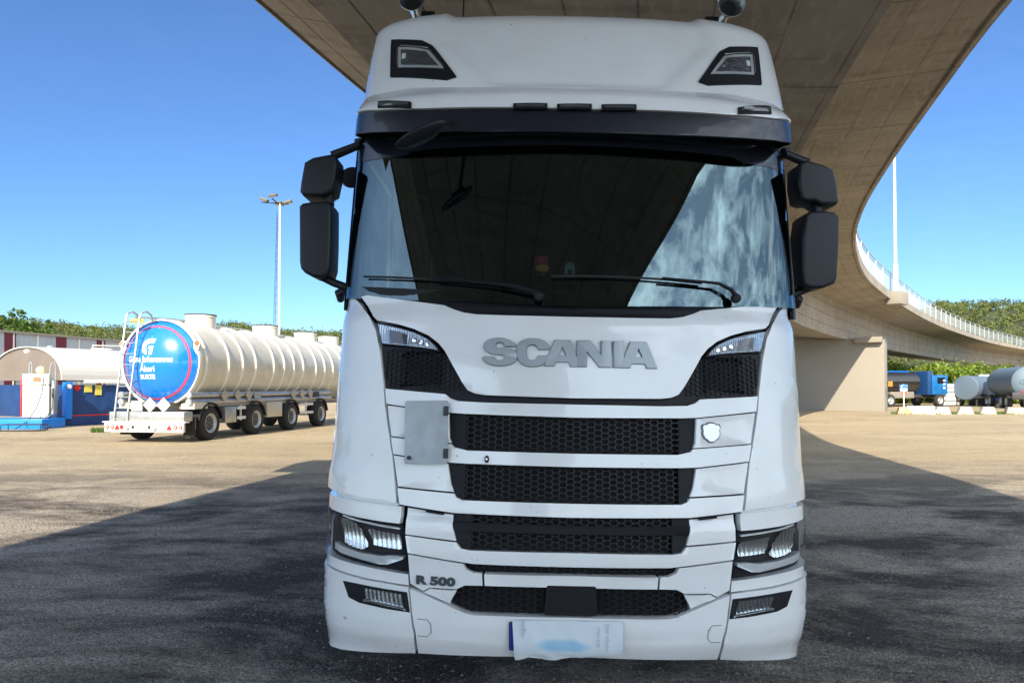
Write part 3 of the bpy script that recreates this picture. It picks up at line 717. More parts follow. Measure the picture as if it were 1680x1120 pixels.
# slots under bar 3
for sg in (-1, 1):
    sl = T([(700, 836.5), (728, 841), (728, 844), (700, 839.5)]); panel('vent_slot', BODY, [(u*sg, z) for u, z in sl], DARK, truck, off=.013, th=.02, bev=0)
# ---- lettering
L1 = lambda x, y: (780+x/10.5, 540+y/10.5)
L2 = lambda x, y: (930+x/10.5, 540+y/10.5)
Sg = [(700,305),(690,270),(650,230),(580,190),(500,168),(420,158),(330,165),(250,185),(195,220),(165,270),(160,320),(180,370),(220,405),(280,435),(340,447),(440,452),(490,462),(510,490),(505,520),(480,545),(430,552),(380,545),(350,520),(335,490),(150,478),(137,500),(155,545),(200,590),(270,620),(350,635),(440,640),(530,632),(610,615),(670,585),(705,550),(718,510),(718,460),(705,405),(680,372),(620,350),(560,338),(480,332),(375,328),(355,300),(360,260),(390,237),(430,230),(480,240),(505,270),(510,305)]
Cg = [(1275,355),(1265,300),(1230,245),(1180,210),(1100,180),(1000,168),(900,172),(830,195),(775,235),(735,290),(718,350),(716,430),(728,500),(750,550),(800,600),(870,640),(960,655),(1060,652),(1140,630),(1195,600),(1240,530),(1262,465),(1090,468),(1070,510),(1035,540),(985,548),(935,540),(900,505),(885,450),(885,360),(900,310),(940,278),(990,272),(1040,285),(1075,320),(1095,358)]
Ag = [(1190,642),(1370,195),(1635,200),(1815,655),(1640,655),(1615,578),(1385,575),(1352,645)]; Ah = [(1500,305),(1435,465),(1568,468)]
Ng = [(180,205),(398,205),(592,458),(595,213),(757,215),(757,665),(560,662),(348,385),(340,655),(175,655)]
Ig = [(802,220),(978,220),(975,668),(797,668)]
A2 = [(915,672),(1095,225),(1365,228),(1550,685),(1375,682),(1345,608),(1112,605),(1085,675)]; A2h = [(1232,335),(1172,497),(1303,500)]
for i, (pl_, hs, fn) in enumerate([(Sg, None, L1), (Cg, None, L1), (Ag, Ah, L1), (Ng, None, L2), (Ig, None, L2), (A2, A2h, L2)]):
    P = [BODY.inv(*fn(*p), off=.03) for p in pl_]; Hh = [[BODY.inv(*fn(*p), off=.03) for p in hs]] if hs else ()
    lt_ = panel('letter', BODY, P, SILVER, truck, off=.0265+.0004*(i % 2), th=.02, bev=.0010, holes=Hh, segs=1, label='raised silver letter '+'SCANIA'[i])
    panel('letter_edge', BODY, inset(ccw(P), -.0016), LEDGE, lt_, off=.0235+.0003*(i % 2), th=.012, bev=0, holes=[inset(ccw(q), .0016) for q in Hh])
cu, cz = BODY.inv(714.5, 951.5)
text_on('model_badge', 'R 500', .052, lambda x, y, o: BODY.M(cu+x, cz+y-.019, .002+o), mat('badge_grey', (.10, .125, .14), .3, .6), truck, bold=.0026, sx=1.55, th=.005)
# ---- emblem, keyhole, covered plate board
eu, ez = BODY.inv(1166, 710)
em = [(0, .052), (.018, .050), (.026, .043), (.045, .042), (.052, .030), (.047, .012), (.050, -.004), (.040, -.026), (.024, -.036), (.012, -.046), (-.012, -.046), (-.024, -.036), (-.040, -.026), (-.050, -.004), (-.047, .012), (-.052, .030), (-.045, .042), (-.026, .043), (-.018, .050)]
E = panel('emblem_badge', BODY, [(eu+x, ez+y) for x, y in em], GLOSSB, truck, off=.004, th=.01, bev=.002)
panel('emblem_face', BODY, [(eu+x*.86, ez+y*.86) for x, y in em], mat('badge_silver', (.62, .64, .66), .2, .5, coat=.5), E, off=.010, th=.01, bev=.006, segs=3)
ku, kz = BODY.inv(799, 753)
K = panel('lock_cover', BODY, [(ku+.011*math.cos(t*PI/6), kz+.018*math.sin(t*PI/6)) for t in range(12)], STEEL, truck, off=.014, th=.02, bev=.003)
panel('keyhole', BODY, [(ku+.005*math.cos(t*PI/4), kz+.007*math.sin(t*PI/4)) for t in range(8)], CHROME, K, off=.018, th=.006, bev=.001)
bd_ = [BODY.inv(*p, off=.03) for p in [(667, 658.5), (737, 657.5), (735.5, 762.5), (666, 762)]]
B = panel('hazard_board', BODY, bd_, GALV, truck, off=.030, th=.004, bev=.0012, rnd=.012, grid=.3, gz=.3)
for (x, y) in ((733.5, 675), (733, 745)):
    a, z = BODY.inv(x, y, .04); panel('hinge', BODY, [(a-.012, z-.022), (a+.012, z-.022), (a+.012, z+.022), (a-.012, z+.022)], STEEL, B, off=.040, th=.008, bev=.003)
a, z = BODY.inv(673, 752, .04); panel('board_latch', BODY, [(a+.010*math.cos(t*PI/4), z+.010*math.sin(t*PI/4)) for t in range(8)], STEEL, B, off=.040, th=.01, bev=.002)
# ---- covered number plate
def plane_pts(pts, off): return [BODY.inv(*p, off=off) for p in pts]
NP = panel('number_plate', BODY, plane_pts([(835.5, 1020), (1021, 1022), (1021, 1069), (835.5, 1064)], .02), STEEL, truck, off=.018, th=.012, bev=.002, rnd=.008, grid=.5)
panel('country_strip', BODY, plane_pts([(837, 1021.5), (850, 1021.5), (850, 1063), (837, 1063)], .02), BLUEP, NP, off=.020, th=.003, bev=.001)
def paper_mat():
    m = mat('printed_paper', (.66, .71, .74), .85, bump=(9, .35, .01)); n = m.node_tree; b = n.nodes['Principled BSDF']; L = n.links.new
    t = n.nodes.new('ShaderNodeTexCoord'); v = n.nodes.new('ShaderNodeVectorMath'); v.operation = 'DISTANCE'
    mp = n.nodes.new('ShaderNodeMapping'); mp.inputs['Scale'].default_value = (1, 0, 4.0); L(t.outputs['Object'], mp.inputs[0])
    mp.inputs['Location'].default_value = (.02, 0, -.435*4)
    v.inputs[1].default_value = (0, 0, 0); L(mp.outputs[0], v.inputs[0])
    nn = n.nodes.new('ShaderNodeTexNoise'); nn.inputs['Scale'].default_value = 12; L(t.outputs['Object'], nn.inputs['Vector'])
    ad = n.nodes.new('ShaderNodeMath'); ad.operation = 'ADD'; L(v.outputs['Value'], ad.inputs[0])
    sb = n.nodes.new('ShaderNodeMapRange'); sb.inputs['To Min'].default_value = -.06; sb.inputs['To Max'].default_value = .06; L(nn.outputs['Fac'], sb.inputs['Value']); L(sb.outputs[0], ad.inputs[1])
    r = n.nodes.new('ShaderNodeMapRange'); r.inputs['From Min'].default_value = .15; r.inputs['From Max'].default_value = .08; L(ad.outputs[0], r.inputs['Value'])
    mi = n.nodes.new('ShaderNodeMixRGB'); mi.inputs['Color1'].default_value = (.66, .72, .76, 1); mi.inputs['Color2'].default_value = (.34, .56, .74, 1); L(r.outputs[0], mi.inputs['Fac']); L(mi.outputs[0], b.inputs['Base Color'])
    return m
PPM = paper_mat()
pz = lambda u, z: .002*math.sin(u*23)+.0012*math.sin(u*61+z*40)
panel('paper_cover', BODY, plane_pts([(841, 1017), (930, 1018), (1022, 1020), (1021, 1069), (1000, 1071), (950, 1071), (920, 1069), (844, 1068)], .03), PPM, NP, off=.028, th=.002, bev=0, grid=.02, gz=.02, relief=pz)
panel('paper_fold', BODY, plane_pts([(843, 1068.5), (920, 1069.5), (975, 1072), (940, 1075), (915, 1078), (895, 1077.5), (868, 1075), (846, 1078)], .03), PAPER, NP, off=.024, th=.002, bev=0, grid=.02, gz=.02, relief=lambda u, z: .005*math.sin(u*40+z*30))
INK = mat('faded_print', (.40, .46, .50), .9)
def vert_text(s, px, py, size):
    a, z = BODY.inv(px, py, .03); text_on('faded_lettering', s, size, lambda x, y, o: BODY.M(a-y, z+x, .0345+pz(a-y, z+x)), INK, NP, th=.0005, sx=1.0, align='CENTER')
vert_text('rogou', 861, 1031, .030); vert_text('dol mko', 984, 1044, .026); vert_text('uodpa ortu', 998, 1044, .026)
# ---- cowl under the windscreen
cowl = T([(C, 482), (800, 479), (700, 475), (643, 472), (590, 470), (574, 470), (577, 480), (590, 493), (596, 484.5), (604, 481.5), (627, 485), (672, 491), (729, 499), (745, 506), (761, 511), (782, 514), (828, 515.7), (C, 518)])
cowl = [(min(u, Ub-.01), z) for u, z in cowl]
panel('windscreen_cowl', BODY, full(cowl), BLACK, truck, off=-.004, th=.05, bev=.004, relief=lambda u, z: -.01*math.sin(min(1, max(0, (z-1.93)/.05))*PI), gz=.02)
both('cowl_end', BODY, [(Ub-.20, 2.0), (Ub+.1, 2.03), (Ub+.1, 2.14), (Ub-.2, 2.08)], BLACK, truck, off=-.035, th=.03)
# ---- windscreen
Us = SCREEN.U
gl = [(0, 1.985), (.75, 2.01), (Us-.055, 2.04), (Us-.055, 2.9), (0, 2.9)]
panel('windscreen', SCREEN, full(gl), GLASS, truck, off=0, th=.006, bev=0, grid=.03, gz=.1, relief=lambda u, z: .0008*math.sin(u*9+z*3))
# ceramic band top and edges
panel('windscreen_band', SCREEN, full([(0, 2.83), (Us-.50, 2.83), (Us-.44, 2.805), (Us-.14, 2.805), (Us-.08, 2.83), (Us-.08, 2.92), (0, 2.92)]), GLOSSB, truck, off=.002, th=.002, bev=0, grid=.04, rnd=.01)
for sg in (-1, 1):
    panel('windscreen_pillar', SCREEN, [(u*sg, z) for u, z in [(Us-.06, 1.98), (Us+.10, 1.98), (Us+.10, 2.95), (Us-.06, 2.95)]], GLOSSB, truck, off=.006, th=.03, bev=.004)
# ---- sun visor + fascia
Uv = VISOR.U
vtr = half(VISOR, [(700, 180.5), (620, 183)])[::-1]
vis = half(VISOR, [(C, 216), (800, 215), (700, 214.5), (640, 216)])+[(1.16, 2.905), (1.30, 2.925), (Uv-.02, 2.955), (Uv+.12, 2.975), (Uv+.12, 3.088), (Uv-.02, 3.078), (1.30, 3.048)]+vtr+[(0, half(VISOR, [(C, 181)])[0][1])]
panel('sun_visor', VISOR, full(vis), mat('smoked_visor', (.010, .012, .020), .3, coat=.35), truck, off=.0, th=.012, bev=.004, rnd=.012, gz=.04)
fas = half(VISOR, [(C, 180.2), (700, 179.7), (620, 182.2)])+[(1.30, 3.051), (Uv-.02, 3.081), (Uv+.5, 3.092), (Uv+.5, 3.24), (Uv+.0, 3.232), (1.30, 3.216)]+half(VISOR, [(660, 149), (760, 147), (C, 149)])
panel('roof_fascia', VISOR, full(fas), WHITE, truck, off=.010, th=.04, bev=.010, segs=3, gz=.03)
def marker(px, py, wpx, hpx):
    P = [VISOR.inv(px+sx*wpx/2, py+sy*hpx/2, .02) for sx, sy in ((-1, 1), (1, 1), (1, -1), (-1, -1))]
    m = panel('marker_lamp', VISOR, P, BLACK, truck, off=.020, th=.012, bev=.003)
    c = Vector((sum(p[0] for p in P)/4, sum(p[1] for p in P)/4)); q = [(c.x+(p[0]-c.x)*.84, c.y+(p[1]-c.y)*.5) for p in P]
    panel('lens', VISOR, q, mat('smoked_lens', (.06, .065, .07), .15, coat=1), m, off=.025, th=.006, bev=.002)
marker(648.5, 173, 54, 9); marker(870.5, 175, 56, 9); marker(942.5, 176, 57, 9); marker(1015.5, 177, 57, 9); marker(1237.5, 182.5, 54, 10)
# ---- roof
Ur = ROOF.U
def rf_rel(u, z):
    a = abs(u); k = max(0, min(1, (.80-a-.28*max(0, min(1, (3.5-z)/.3)))/.06))
    k *= max(0, min(1, (z-3.17)/.02)); return -.022*k*k*(3-2*k)
rp = [(0, 3.08), (Ur-.21, 3.08), (Ur-.21, 3.818), (0, 3.818)]
panel('roof_front', ROOF, full(rp), WHITE, truck, off=0, th=.03, bev=.0, grid=.05, gz=.025, relief=rf_rel)
both('roof_side', ROOF, [(Ur-.203, 3.08), (Ur+1.5, 3.08), (Ur+1.5, 3.818), (Ur-.203, 3.818)], WHITE, truck, off=0, th=.03, bev=.0, gz=.03)
bm = bmesh.new(); N_ = 40; top = [bm.verts.new(ROOF.M(-(Ur+1.5)+2*(Ur+1.5)*k/N_, 3.817)) for k in range(N_+1)]; bm.faces.new(top)
finish('roof_cap', bm, WHITE, truck)
pod = half(ROOF, [(643.5, 68), (694, 69.5), (711, 78), (749, 127.5), (733, 132.5), (641.5, 128)])
podl = half(ROOF, [(655, 81), (704, 85.5), (729, 115.5), (654.5, 114)])
podi = half(ROOF, [(660, 86), (700, 89.5), (720, 111.5), (660, 110.5)])
for sg in (-1, 1):
    fl = lambda L_: [(u*sg, z) for u, z in L_]
    Pp = panel('roof_lamp', ROOF, fl(pod), BLACK, truck, off=.012, th=.03, bev=.008, segs=3)
    panel('lamp_rim', ROOF, fl(podl), SATIN, Pp, off=.016, th=.01, bev=.003)
    panel('reflector', ROOF, fl(podi), mat('dark_reflector', (.16, .16, .18), .22, .6, bump=(30, .8, .02)), Pp, off=.020, th=.006, bev=.002)
    cu_, cz_ = ROOF.inv(665, 97.5); cu_ = abs(cu_)*sg; panel('light_diode', ROOF, [(cu_-.012, cz_-.018), (cu_+.012, cz_-.018), (cu_+.012, cz_+.018), (cu_-.012, cz_+.018)], WRING0, Pp, off=.026, th=.008, bev=.004)
    panel('clear_cover', ROOF, fl(podl), COVER, Pp, off=.030, th=.006, bev=0)
# air horns
for (px_, py_) in ((676, -2), (1199, 8)):
    P = TRI @ at(px_, py_, 4.42)
    Mh = Matrix.Translation(P) @ Matrix.Rotation(PI/2, 4, 'X')
    bm = bmesh.new(); lathe(bm, [(.012, -.5), (.02, -.3), (.035, -.14), (.055, -.04), (.085, .02), (.089, .022), (.089, .014), (.06, -.03), (.04, -.10), (.02, -.2), (0, -.21)], Mh, 36)
    hn = finish('air_horn', bm, mat('polished_aluminium', (.62, .64, .66), .22, .9), truck)
    bm = bmesh.new(); lathe(bm, [(0, -.075), (.052, -.055)], Mh, 28); finish('throat', bm, DARK, hn)
    bm = bmesh.new(); box(bm, P+Vector((.09*(1 if px_ < 900 else -1), .12, -.05)), (.09, .05, .05), bev=.008); tube(bm, [P+Vector((0, .2, 0)), P+Vector((0, .2, -.2))], .014); finish('horn_bracket', bm, BLACK, hn)
p0 = TRI @ at(760, 26, 4.6); obj_tube('antenna', [p0-Vector((0, 0, .1)), p0+Vector((0, .05, .7))], [.006, .002], BLACK, truck, 6)
# ---- mirrors
def Lw(px, py, Y): return TRI @ at(px, py, Y)
def mbox(name, pts, Y, dep, par, bev=.018):
    q = [Lw(x, y, Y) for x, y in pts]; y0 = sum(p.y for p in q)/len(q)
    bm = bmesh.new(); prism(bm, ccw([(p.x, p.z) for p in q]), y0, y0+dep, bev, 3); return finish(name, bm, NAVY, par, sharp=50)
def mirx(pts): return [(2*934-x, y+14*((934-x)/300)*.5*2*.5+0) for x, y in pts]
UPL = [(499, 266), (513, 258), (545, 252), (552, 258), (553, 268), (550, 290), (545, 313), (538, 317), (534, 319), (528, 321), (496, 320), (491.5, 314), (493, 300)]
LOL = [(490.5, 338), (496, 333), (515, 330), (538, 329.5), (542.5, 336), (543, 350), (542.5, 400), (541, 438), (537, 451), (524, 455), (511, 453), (499, 447), (493, 440), (491, 430)]
UPR = [(1311, 269), (1324, 262), (1352, 270), (1367, 278), (1372, 295), (1377, 330), (1374, 335), (1348, 335.5), (1338, 329), (1326, 330), (1315, 326), (1310, 300)]
LOR = [(1322, 352), (1330, 346), (1352, 345), (1370, 348), (1377.5, 355), (1377, 400), (1374, 455), (1370, 465), (1352, 472), (1330, 473), (1318, 466), (1316, 440), (1316.5, 390)]
for (U_, L_, sgn, arm) in ((UPL, LOL, -1, dict(t=[(590, 238), (570, 246), (545, 256)], b=[(524, 452), (548, 464), (570, 472)], n=[(532, 313), (532, 334)], br=(557, 480))),
                           (UPR, LOR, 1, dict(t=[(1289, 253), (1305, 260), (1325, 268)], b=[(1335, 468), (1318, 476), (1302, 483)], n=[(1338, 326), (1338, 350)], br=(1309, 490)))):
    Y = 3.74
    u_ = mbox('mirror_arm', [arm['n'][0], (arm['n'][0][0]+12, arm['n'][0][1]), (arm['n'][1][0]+12, arm['n'][1][1]), arm['n'][1]], Y+.04, .07, truck, .01)
    bm = bmesh.new(); tube(bm, [Lw(x, y, Y+.12) for x, y in arm['t']], [.022, .024, .026], 10); finish('upper_bracket', bm, NAVY, u_)
    bm = bmesh.new(); tube(bm, [Lw(x, y, Y+.10) for x, y in arm['b']], .022, 10); finish('lower_bracket', bm, NAVY, u_)
    bx, by = arm['br']; bm = bmesh.new(); tube(bm, [Lw(arm['b'][-1][0]-4*sgn, arm['b'][-1][1], Y+.12), Lw(bx, by+2, Y+.14), Lw(bx-2*sgn, by+12, Y+.18)], [.024, .03, .02], 10); finish('bracket_foot', bm, NAVY, u_)
    bm = bmesh.new(); tube(bm, [Lw(arm['t'][0][0], arm['t'][0][1]-8, Y+.16), Lw(arm['t'][0][0], arm['t'][0][1]+6, Y+.16)], .03, 10); finish('bracket_head', bm, NAVY, u_)
    a_ = mbox('mirror_housing', U_, Y, .17, truck); b_ = mbox('mirror_housing', L_, Y, .19, truck)
    for hh, pts in ((a_, U_), (b_, L_)):
        q = [Lw(x, y, Y) for x, y in pts]; c = sum(q, Vector())/len(q); q2 = [(c.x+(p.x-c.x)*.86, c.z+(p.z-c.z)*.9) for p in q]
        dep = (.17 if hh is a_ else .19); bm = bmesh.new(); prism(bm, ccw(q2), c.y+dep-.004, c.y+dep+.003); finish('mirror_glass', bm, CHROME, hh)
# small round kerb mirror on the left
c = Lw(578, 293, 4.05); bm = bmesh.new(); lathe(bm, [(0, -.03), (.045, -.025), (.066, .0), (.066, .02), (0, .03)], Matrix.Translation(c) @ Matrix.Rotation(math.radians(70), 4, 'X'), 24)
km = finish('kerb_mirror', bm, NAVY, truck); bm = bmesh.new(); lathe(bm, [(0, -.034), (.04, -.030)], Matrix.Translation(c) @ Matrix.Rotation(math.radians(70), 4, 'X'), 24); finish('mirror_glass', bm, CHROME, km)
bm = bmesh.new(); tube(bm, [c, c+Vector((.08, .05, .1))], .012); finish('mirror_stalk', bm, NAVY, km)
# front mirror hanging from the visor
c = Lw(690, 221, 3.30); c2 = Lw(728, 203, 3.40)
bm = bmesh.new(); bmesh.ops.create_uvsphere(bm, u_segments=28, v_segments=14, radius=1)
bmesh.ops.transform(bm, matrix=Matrix.Translation(c) @ Matrix.Rotation(math.radians(-27), 4, 'Y') @ Matrix.Rotation(math.radians(-18), 4, 'X') @ Matrix.Diagonal((.135, .05, .021, 1)), verts=bm.verts)
fm = finish('front_mirror', bm, NAVY, truck)
bm = bmesh.new(); box(bm, c+Vector((.02, .02, .015)), (.10, .06, .02), rot=Matrix.Rotation(math.radians(-27), 4, 'Y'), bev=.008); tube(bm, [c+Vector((.03, .03, .0)), c2+Vector((.0, .05, .03)), c2+Vector((.03, .10, .05))], .012); finish('mirror_stalk', bm, BLACK, fm)
bm = bmesh.new(); lathe(bm, [(0, 0), (.5, 0)], Matrix.Translation(c+Vector((0, .01, -.018))) @ Matrix.Rotation(math.radians(-27), 4, 'Y') @ Matrix.Rotation(math.radians(-18), 4, 'X') @ Matrix.Diagonal((.2, .08, 1, 1)), 28); finish('mirror_glass', bm, CHROME, fm)
# ---- wipers
def spath(pts, off): return [SCREEN.M(*SCREEN.inv(x, y, off), off) for x, y in pts]
for arm, blade in (([(885, 486), (872, 480), (830, 471), (760, 463), (714, 459)], [(600, 455), (640, 456), (700, 459), (780, 463.5), (852, 471)]),
                   ([(1204, 489), (1196, 478), (1176, 468), (1140, 464), (1085, 459)], [(905, 455), (960, 454.5), (1020, 456), (1085, 459.5), (1150, 466)])):
    bm = bmesh.new(); tube(bm, spath(arm, .045), [.013, .011, .008, .006, .005], 8); W_ = finish('wiper', bm, BLACK, truck)
    bm = bmesh.new(); tube(bm, spath(blade, .022), .0055, 6); finish('wiper_blade', bm, RUBBER, W_)
    bm = bmesh.new(); q = spath([arm[0]], .05)[0]; lathe(bm, [(.024, 0), (.024, .02), (.016, .03), (0, .032)], Matrix.Translation(q+Vector((0, .02, -.01))) @ Matrix.Rotation(PI/2, 4, 'X'), 16); finish('wiper_pivot', bm, BLACK, W_)
# ---- cab sides, rear, interior
XS = 1.195
SIDEP = WHITE
for sg in (-1, 1):
    def side_panel(name, pts, m, par=truck, x=XS, th=.03):
        bm = bmesh.new(); n = len(pts); a = [bm.verts.new((sg*x, y, z)) for y, z in pts]; b = [bm.verts.new((sg*(x-th), y, z)) for y, z in pts]
        bm.faces.new(a); bm.faces.new(b[::-1])
        for k in range(n): bm.faces.new((a[k], b[k], b[(k+1) % n], a[(k+1) % n]))
        bmesh.ops.recalc_face_normals(bm, faces=bm.faces[:]); return finish(name, bm, m, par)
    dr = side_panel('door', [(1.04, .95), (1.86, .95), (1.86, 2.95), (1.78, 2.95), (1.78, 2.15), (.98, 2.02), (.98, 1.6)], WHITE)
    side_panel('side_window', [(.78, 2.04), (1.77, 2.16), (1.77, 2.93), (.92, 2.93)], SIDEGL, dr, x=XS-.01, th=.006)
    side_panel('cab_side', [(1.88, .95), (2.35, .95), (2.35, 3.08), (1.88, 3.08)], WHITE)
    side_panel('side_rail', [(.9, 2.94), (1.87, 2.955), (1.87, 3.08), (.9, 3.08)], WHITE)
    side_panel('step_well', [(1.15, .36), (1.7, .36), (1.7, .93), (1.15, .93)], BLACK, x=1.26, th=.2)
    bm = bmesh.new(); tube(bm, [(sg*(XS+.03), 1.62, 1.62), (sg*(XS+.03), 1.74, 1.62)], .014); finish('door_handle', bm, BLACK, dr)
INT = mat('cab_trim', (.035, .034, .033), .85)
obj_box('cab_rear', (0, 2.36, 2.2), (2.4, .04, 2.6), WHITE, truck)
obj_box('rear_lining', (0, 2.30, 2.1), (2.36, .04, 2.0), INT, truck)
obj_box('headlining', (0, 1.5, 3.06), (2.36, 1.6, .03), INT, truck)
obj_box('cab_floor', (0, 1.4, 1.25), (2.3, 1.8, .05), INT, truck)
# top closure in front of the lining, behind the visor
panel('header', SCREEN, full([(0, 2.87), (Us+.05, 2.87), (Us+.05, 3.12), (0, 3.12)]), BLACK, truck, off=-.01, th=.03, bev=0)
for sx_ in (-.62, .62):
    bm = bmesh.new(); box(bm, (sx_, 1.45, 1.75), (.52, .52, .16), bev=.05); st_ = finish('seat', bm, INT, truck)
    bm = bmesh.new(); box(bm, (sx_, 1.72, 2.15), (.50, .14, .75), bev=.06); box(bm, (sx_, 1.74, 2.62), (.28, .10, .2), bev=.04); finish('backrest', bm, INT, st_)
bm = bmesh.new(); box(bm, (0, .78, 1.86), (2.2, .52, .24), bev=.06); box(bm, (.62, .72, 1.98), (.7, .3, .12), bev=.05); dash = finish('dashboard', bm, mat('dash_plastic', (.045, .047, .05), .7), truck)
obj_box('dash_papers', (.15, .60, 1.985), (.7, .16, .008), mat('dusty_paper', (.30, .36, .36), .8), dash, rz=.03)
# steering wheel
sc_ = Vector((.66, 1.0, 2.02)); Ms = Matrix.Translation(sc_) @ Matrix.Rotation(math.radians(58), 4, 'X')
bm = bmesh.new(); tube(bm, [Ms @ Vector((.23*math.cos(t*PI/16), .23*math.sin(t*PI/16), 0)) for t in range(33)], .016, 8); sw = finish('steering_wheel', bm, mat('wheel_grey', (.16, .17, .17), .5), truck)
bm = bmesh.new(); box(bm, (0, 0, 0), (.16, .12, .05), bev=.02); tube(bm, [(-.22, 0, 0), (.22, 0, 0)], .018); tube(bm, [(0, 0, 0), (0, -.22, 0)], .018); bmesh.ops.transform(bm, matrix=Ms, verts=bm.verts); finish('wheel_hub', bm, mat('wheel_grey', (.1, .1, .1), .5), sw)
# dashboard trinkets: things of their own
pw = TRM @ (TRI @ at(888, 455, 3.78))
fr = thing('air_freshener', 'small bottle with red cap and gold oval badge on the dashboard', 'air freshener', pw)
bm = bmesh.new(); lathe(bm, [(0, .0), (.028, .0), (.03, .01), (.03, .055), (0, .058)]); finish('bottle', bm, mat('dark_red_glass', (.10, .01, .01), .2), fr)
bm = bmesh.new(); lathe(bm, [(0, .06), (.035, .06), (.035, .105), (.03, .11), (0, .11)], n=20); finish('cap', bm, mat('red_cap', (.85, .05, .08), .35), fr)
bm = bmesh.new(); lathe(bm, [(0, .006), (.8, .006), (1, 0), (1, -.01)], Matrix.Translation((.004, -.035, .045)) @ Matrix.Rotation(PI/2, 4, 'X') @ Matrix.Diagonal((.038, .022, 1, 1)), 24); finish('oval_badge', bm, mat('gold_badge', (.8, .45, .1), .35, .3), fr)
pw = at(935, 453, 3.80)
pq = thing('arched_plaque', 'small pale arched plaque standing on the dashboard right of the air freshener', 'plaque', pw)
bm = bmesh.new(); ar = [(-.028, 0), (-.028, .05), (-.02, .068), (0, .076), (.02, .068), (.028, .05), (.028, 0), (.011, 0), (.011, .035), (-.011, .035), (-.011, 0)]; prism(bm, ccw(ar), -.003, .003); finish('arch_plate', bm, mat('plaque_grey', (.28, .42, .42), .5), pq)
bm = bmesh.new(); box(bm, (0, .004, .004), (.07, .03, .008)); finish('foot', bm, STEEL, pq)
# ---- chassis and wheels
bm = bmesh.new()
for sx_ in (-.42, .42): box(bm, (sx_, 3.5, .85), (.09, 5.6, .28))
for yy in (1.4, 2.6, 4.6, 6.1): box(bm, (0, yy, .8), (.84, .1, .2))
chs = finish('chassis', bm, STEEL, truck)
bm = bmesh.new(); lathe(bm, [(.0, -.04), (.55, -.04), (.55, .04), (0, .04)], Matrix.Translation((0, 4.9, 1.15)), 28); finish('coupling_plate', bm, STEEL, chs)
def wheel_mesh(bm_t, bm_r, M, r=.5, wd=.3, rr=.29):
    lathe(bm_t, [(rr, -wd/2), (r-.05, -wd/2), (r-.015, -wd/2+.03), (r, -wd/2+.06), (r, wd/2-.06), (r-.015, wd/2-.03), (r-.05, wd/2), (rr, wd/2)], M, 36)
    lathe(bm_r, [(0, wd/2-.02), (.08, wd/2-.02), (.10, wd/2-.06), (.17, wd/2-.10), (.2, wd/2-.06), (rr-.03, wd/2-.03), (rr-.015, wd/2+.004), (rr+.005, wd/2+.004), (rr+.005, -wd/2)], M, 36)
def wheel(par, x, y, z=.5, sg=1, r=.5, wd=.3, rim=None, name='wheel'):
    M = Matrix.Translation((x, y, z)) @ Matrix.Rotation(PI/2*sg, 4, 'Y'); a, b = bmesh.new(), bmesh.new(); wheel_mesh(a, b, M, r, wd)
    e = finish(name, a, RUBBER, par); finish('rim', b, rim or mat('grey_rim', (.42, .43, .43), .4, .4), e)
    bm = bmesh.new(); lathe(bm, [(0, wd/2-.015), (.085, wd/2-.015), (.11, wd/2-.055), (.175, wd/2-.09), (.2, wd/2-.055), (.21, wd/2-.052)], M, 24); finish('hub', bm, mat('brown_hub', (.10, .085, .07), .6, .3), e)
    bm = bmesh.new()
    for k in range(10):
        q = M @ Vector((.15*math.cos(k*PI/5), .15*math.sin(k*PI/5), wd/2-.08)); d = M.to_3x3() @ Vector((0, 0, 1)); tube(bm, [q, q+d*.05], .014, 6)
    finish('wheel_nut', bm, GALV, e, kind='stuff'); return e
for yy in (1.45, 5.1):
    for sg in (-1, 1): wheel(truck, sg*1.07, yy, .5, sg)

# =================================================================== TANK TRAILER (left)
rear = at(239, 700, 20.05); hd = -math.radians(9.7)
trl = thing('tank_trailer', 'cream tank trailer with blue domed rear end and lettering, parked on the sunlit gravel', 'tank trailer', (rear.x, rear.y, 0), hd)
CREAM = mat('cream_paint', (.68, .64, .53), .40, coat=.35, var=(2.5, (.55, .51, .42), .4, .75))
CREAM2 = mat('cream_band', (.78, .74, .63), .3, coat=.4)
BLUE = mat('tank_blue', (.004, .17, .62), .22, coat=.8)
TW = mat('white_lettering', (.80, .80, .78), .5)
PINK = mat('pink_ring', (.55, .08, .18), .5)
TR, TZ, TY0, TY1 = 1.25, 2.30, .62, 13.2
MY = Matrix.Translation((0, 0, TZ)) @ Matrix.Rotation(-PI/2, 4, 'X')      # local z -> +y
def dome_y(r): return TY0+.05-.80*(math.sqrt(max(0, 1-(r/1.32)**2))-math.sqrt(1-(1.235/1.32)**2))
bm = bmesh.new(); lathe(bm, [(TR, TY0)]+[(TR, TY0+k*.5) for k in range(1, 26)]+[(TR, TY1), (.9, TY1+.28), (0, TY1+.38)], MY, 56); finish('tank', bm, CREAM, trl)
dome = None
bm = bmesh.new(); lathe(bm, [(0.001 if k == 0 else 1.235*k/14, dome_y(1.235*k/14)) for k in range(15)], MY, 56)
dome = finish('tank_end', bm, BLUE, trl, label='blue domed rear end of the tank')
bm = bmesh.new(); lathe(bm, [(1.23, TY0-.01), (1.25, TY0-.04), (1.285, TY0-.04), (1.30, TY0+.02), (1.29, TY0+.12), (1.25, TY0+.14)], MY, 56); finish('end_rim', bm, CREAM2, trl)
def dm(x, y, o=.004):   # on the dome: x right, y up relative to tank axis
    r = math.hypot(x, y); return Vector((x, dome_y(r)-o, TZ+y))
v, f = [], []; n = 160
for k in range(n+1):
    for r in (1.035, 1.088): a = k*2*PI/n; v.append(dm(r*math.cos(a), r*math.sin(a), .004))
for k in range(n): f.append((2*k, 2*k+1, 2*k+3, 2*k+2))
from_lists('ring_stripe', v, f, PINK, dome)
v, f = [], []; n = 120
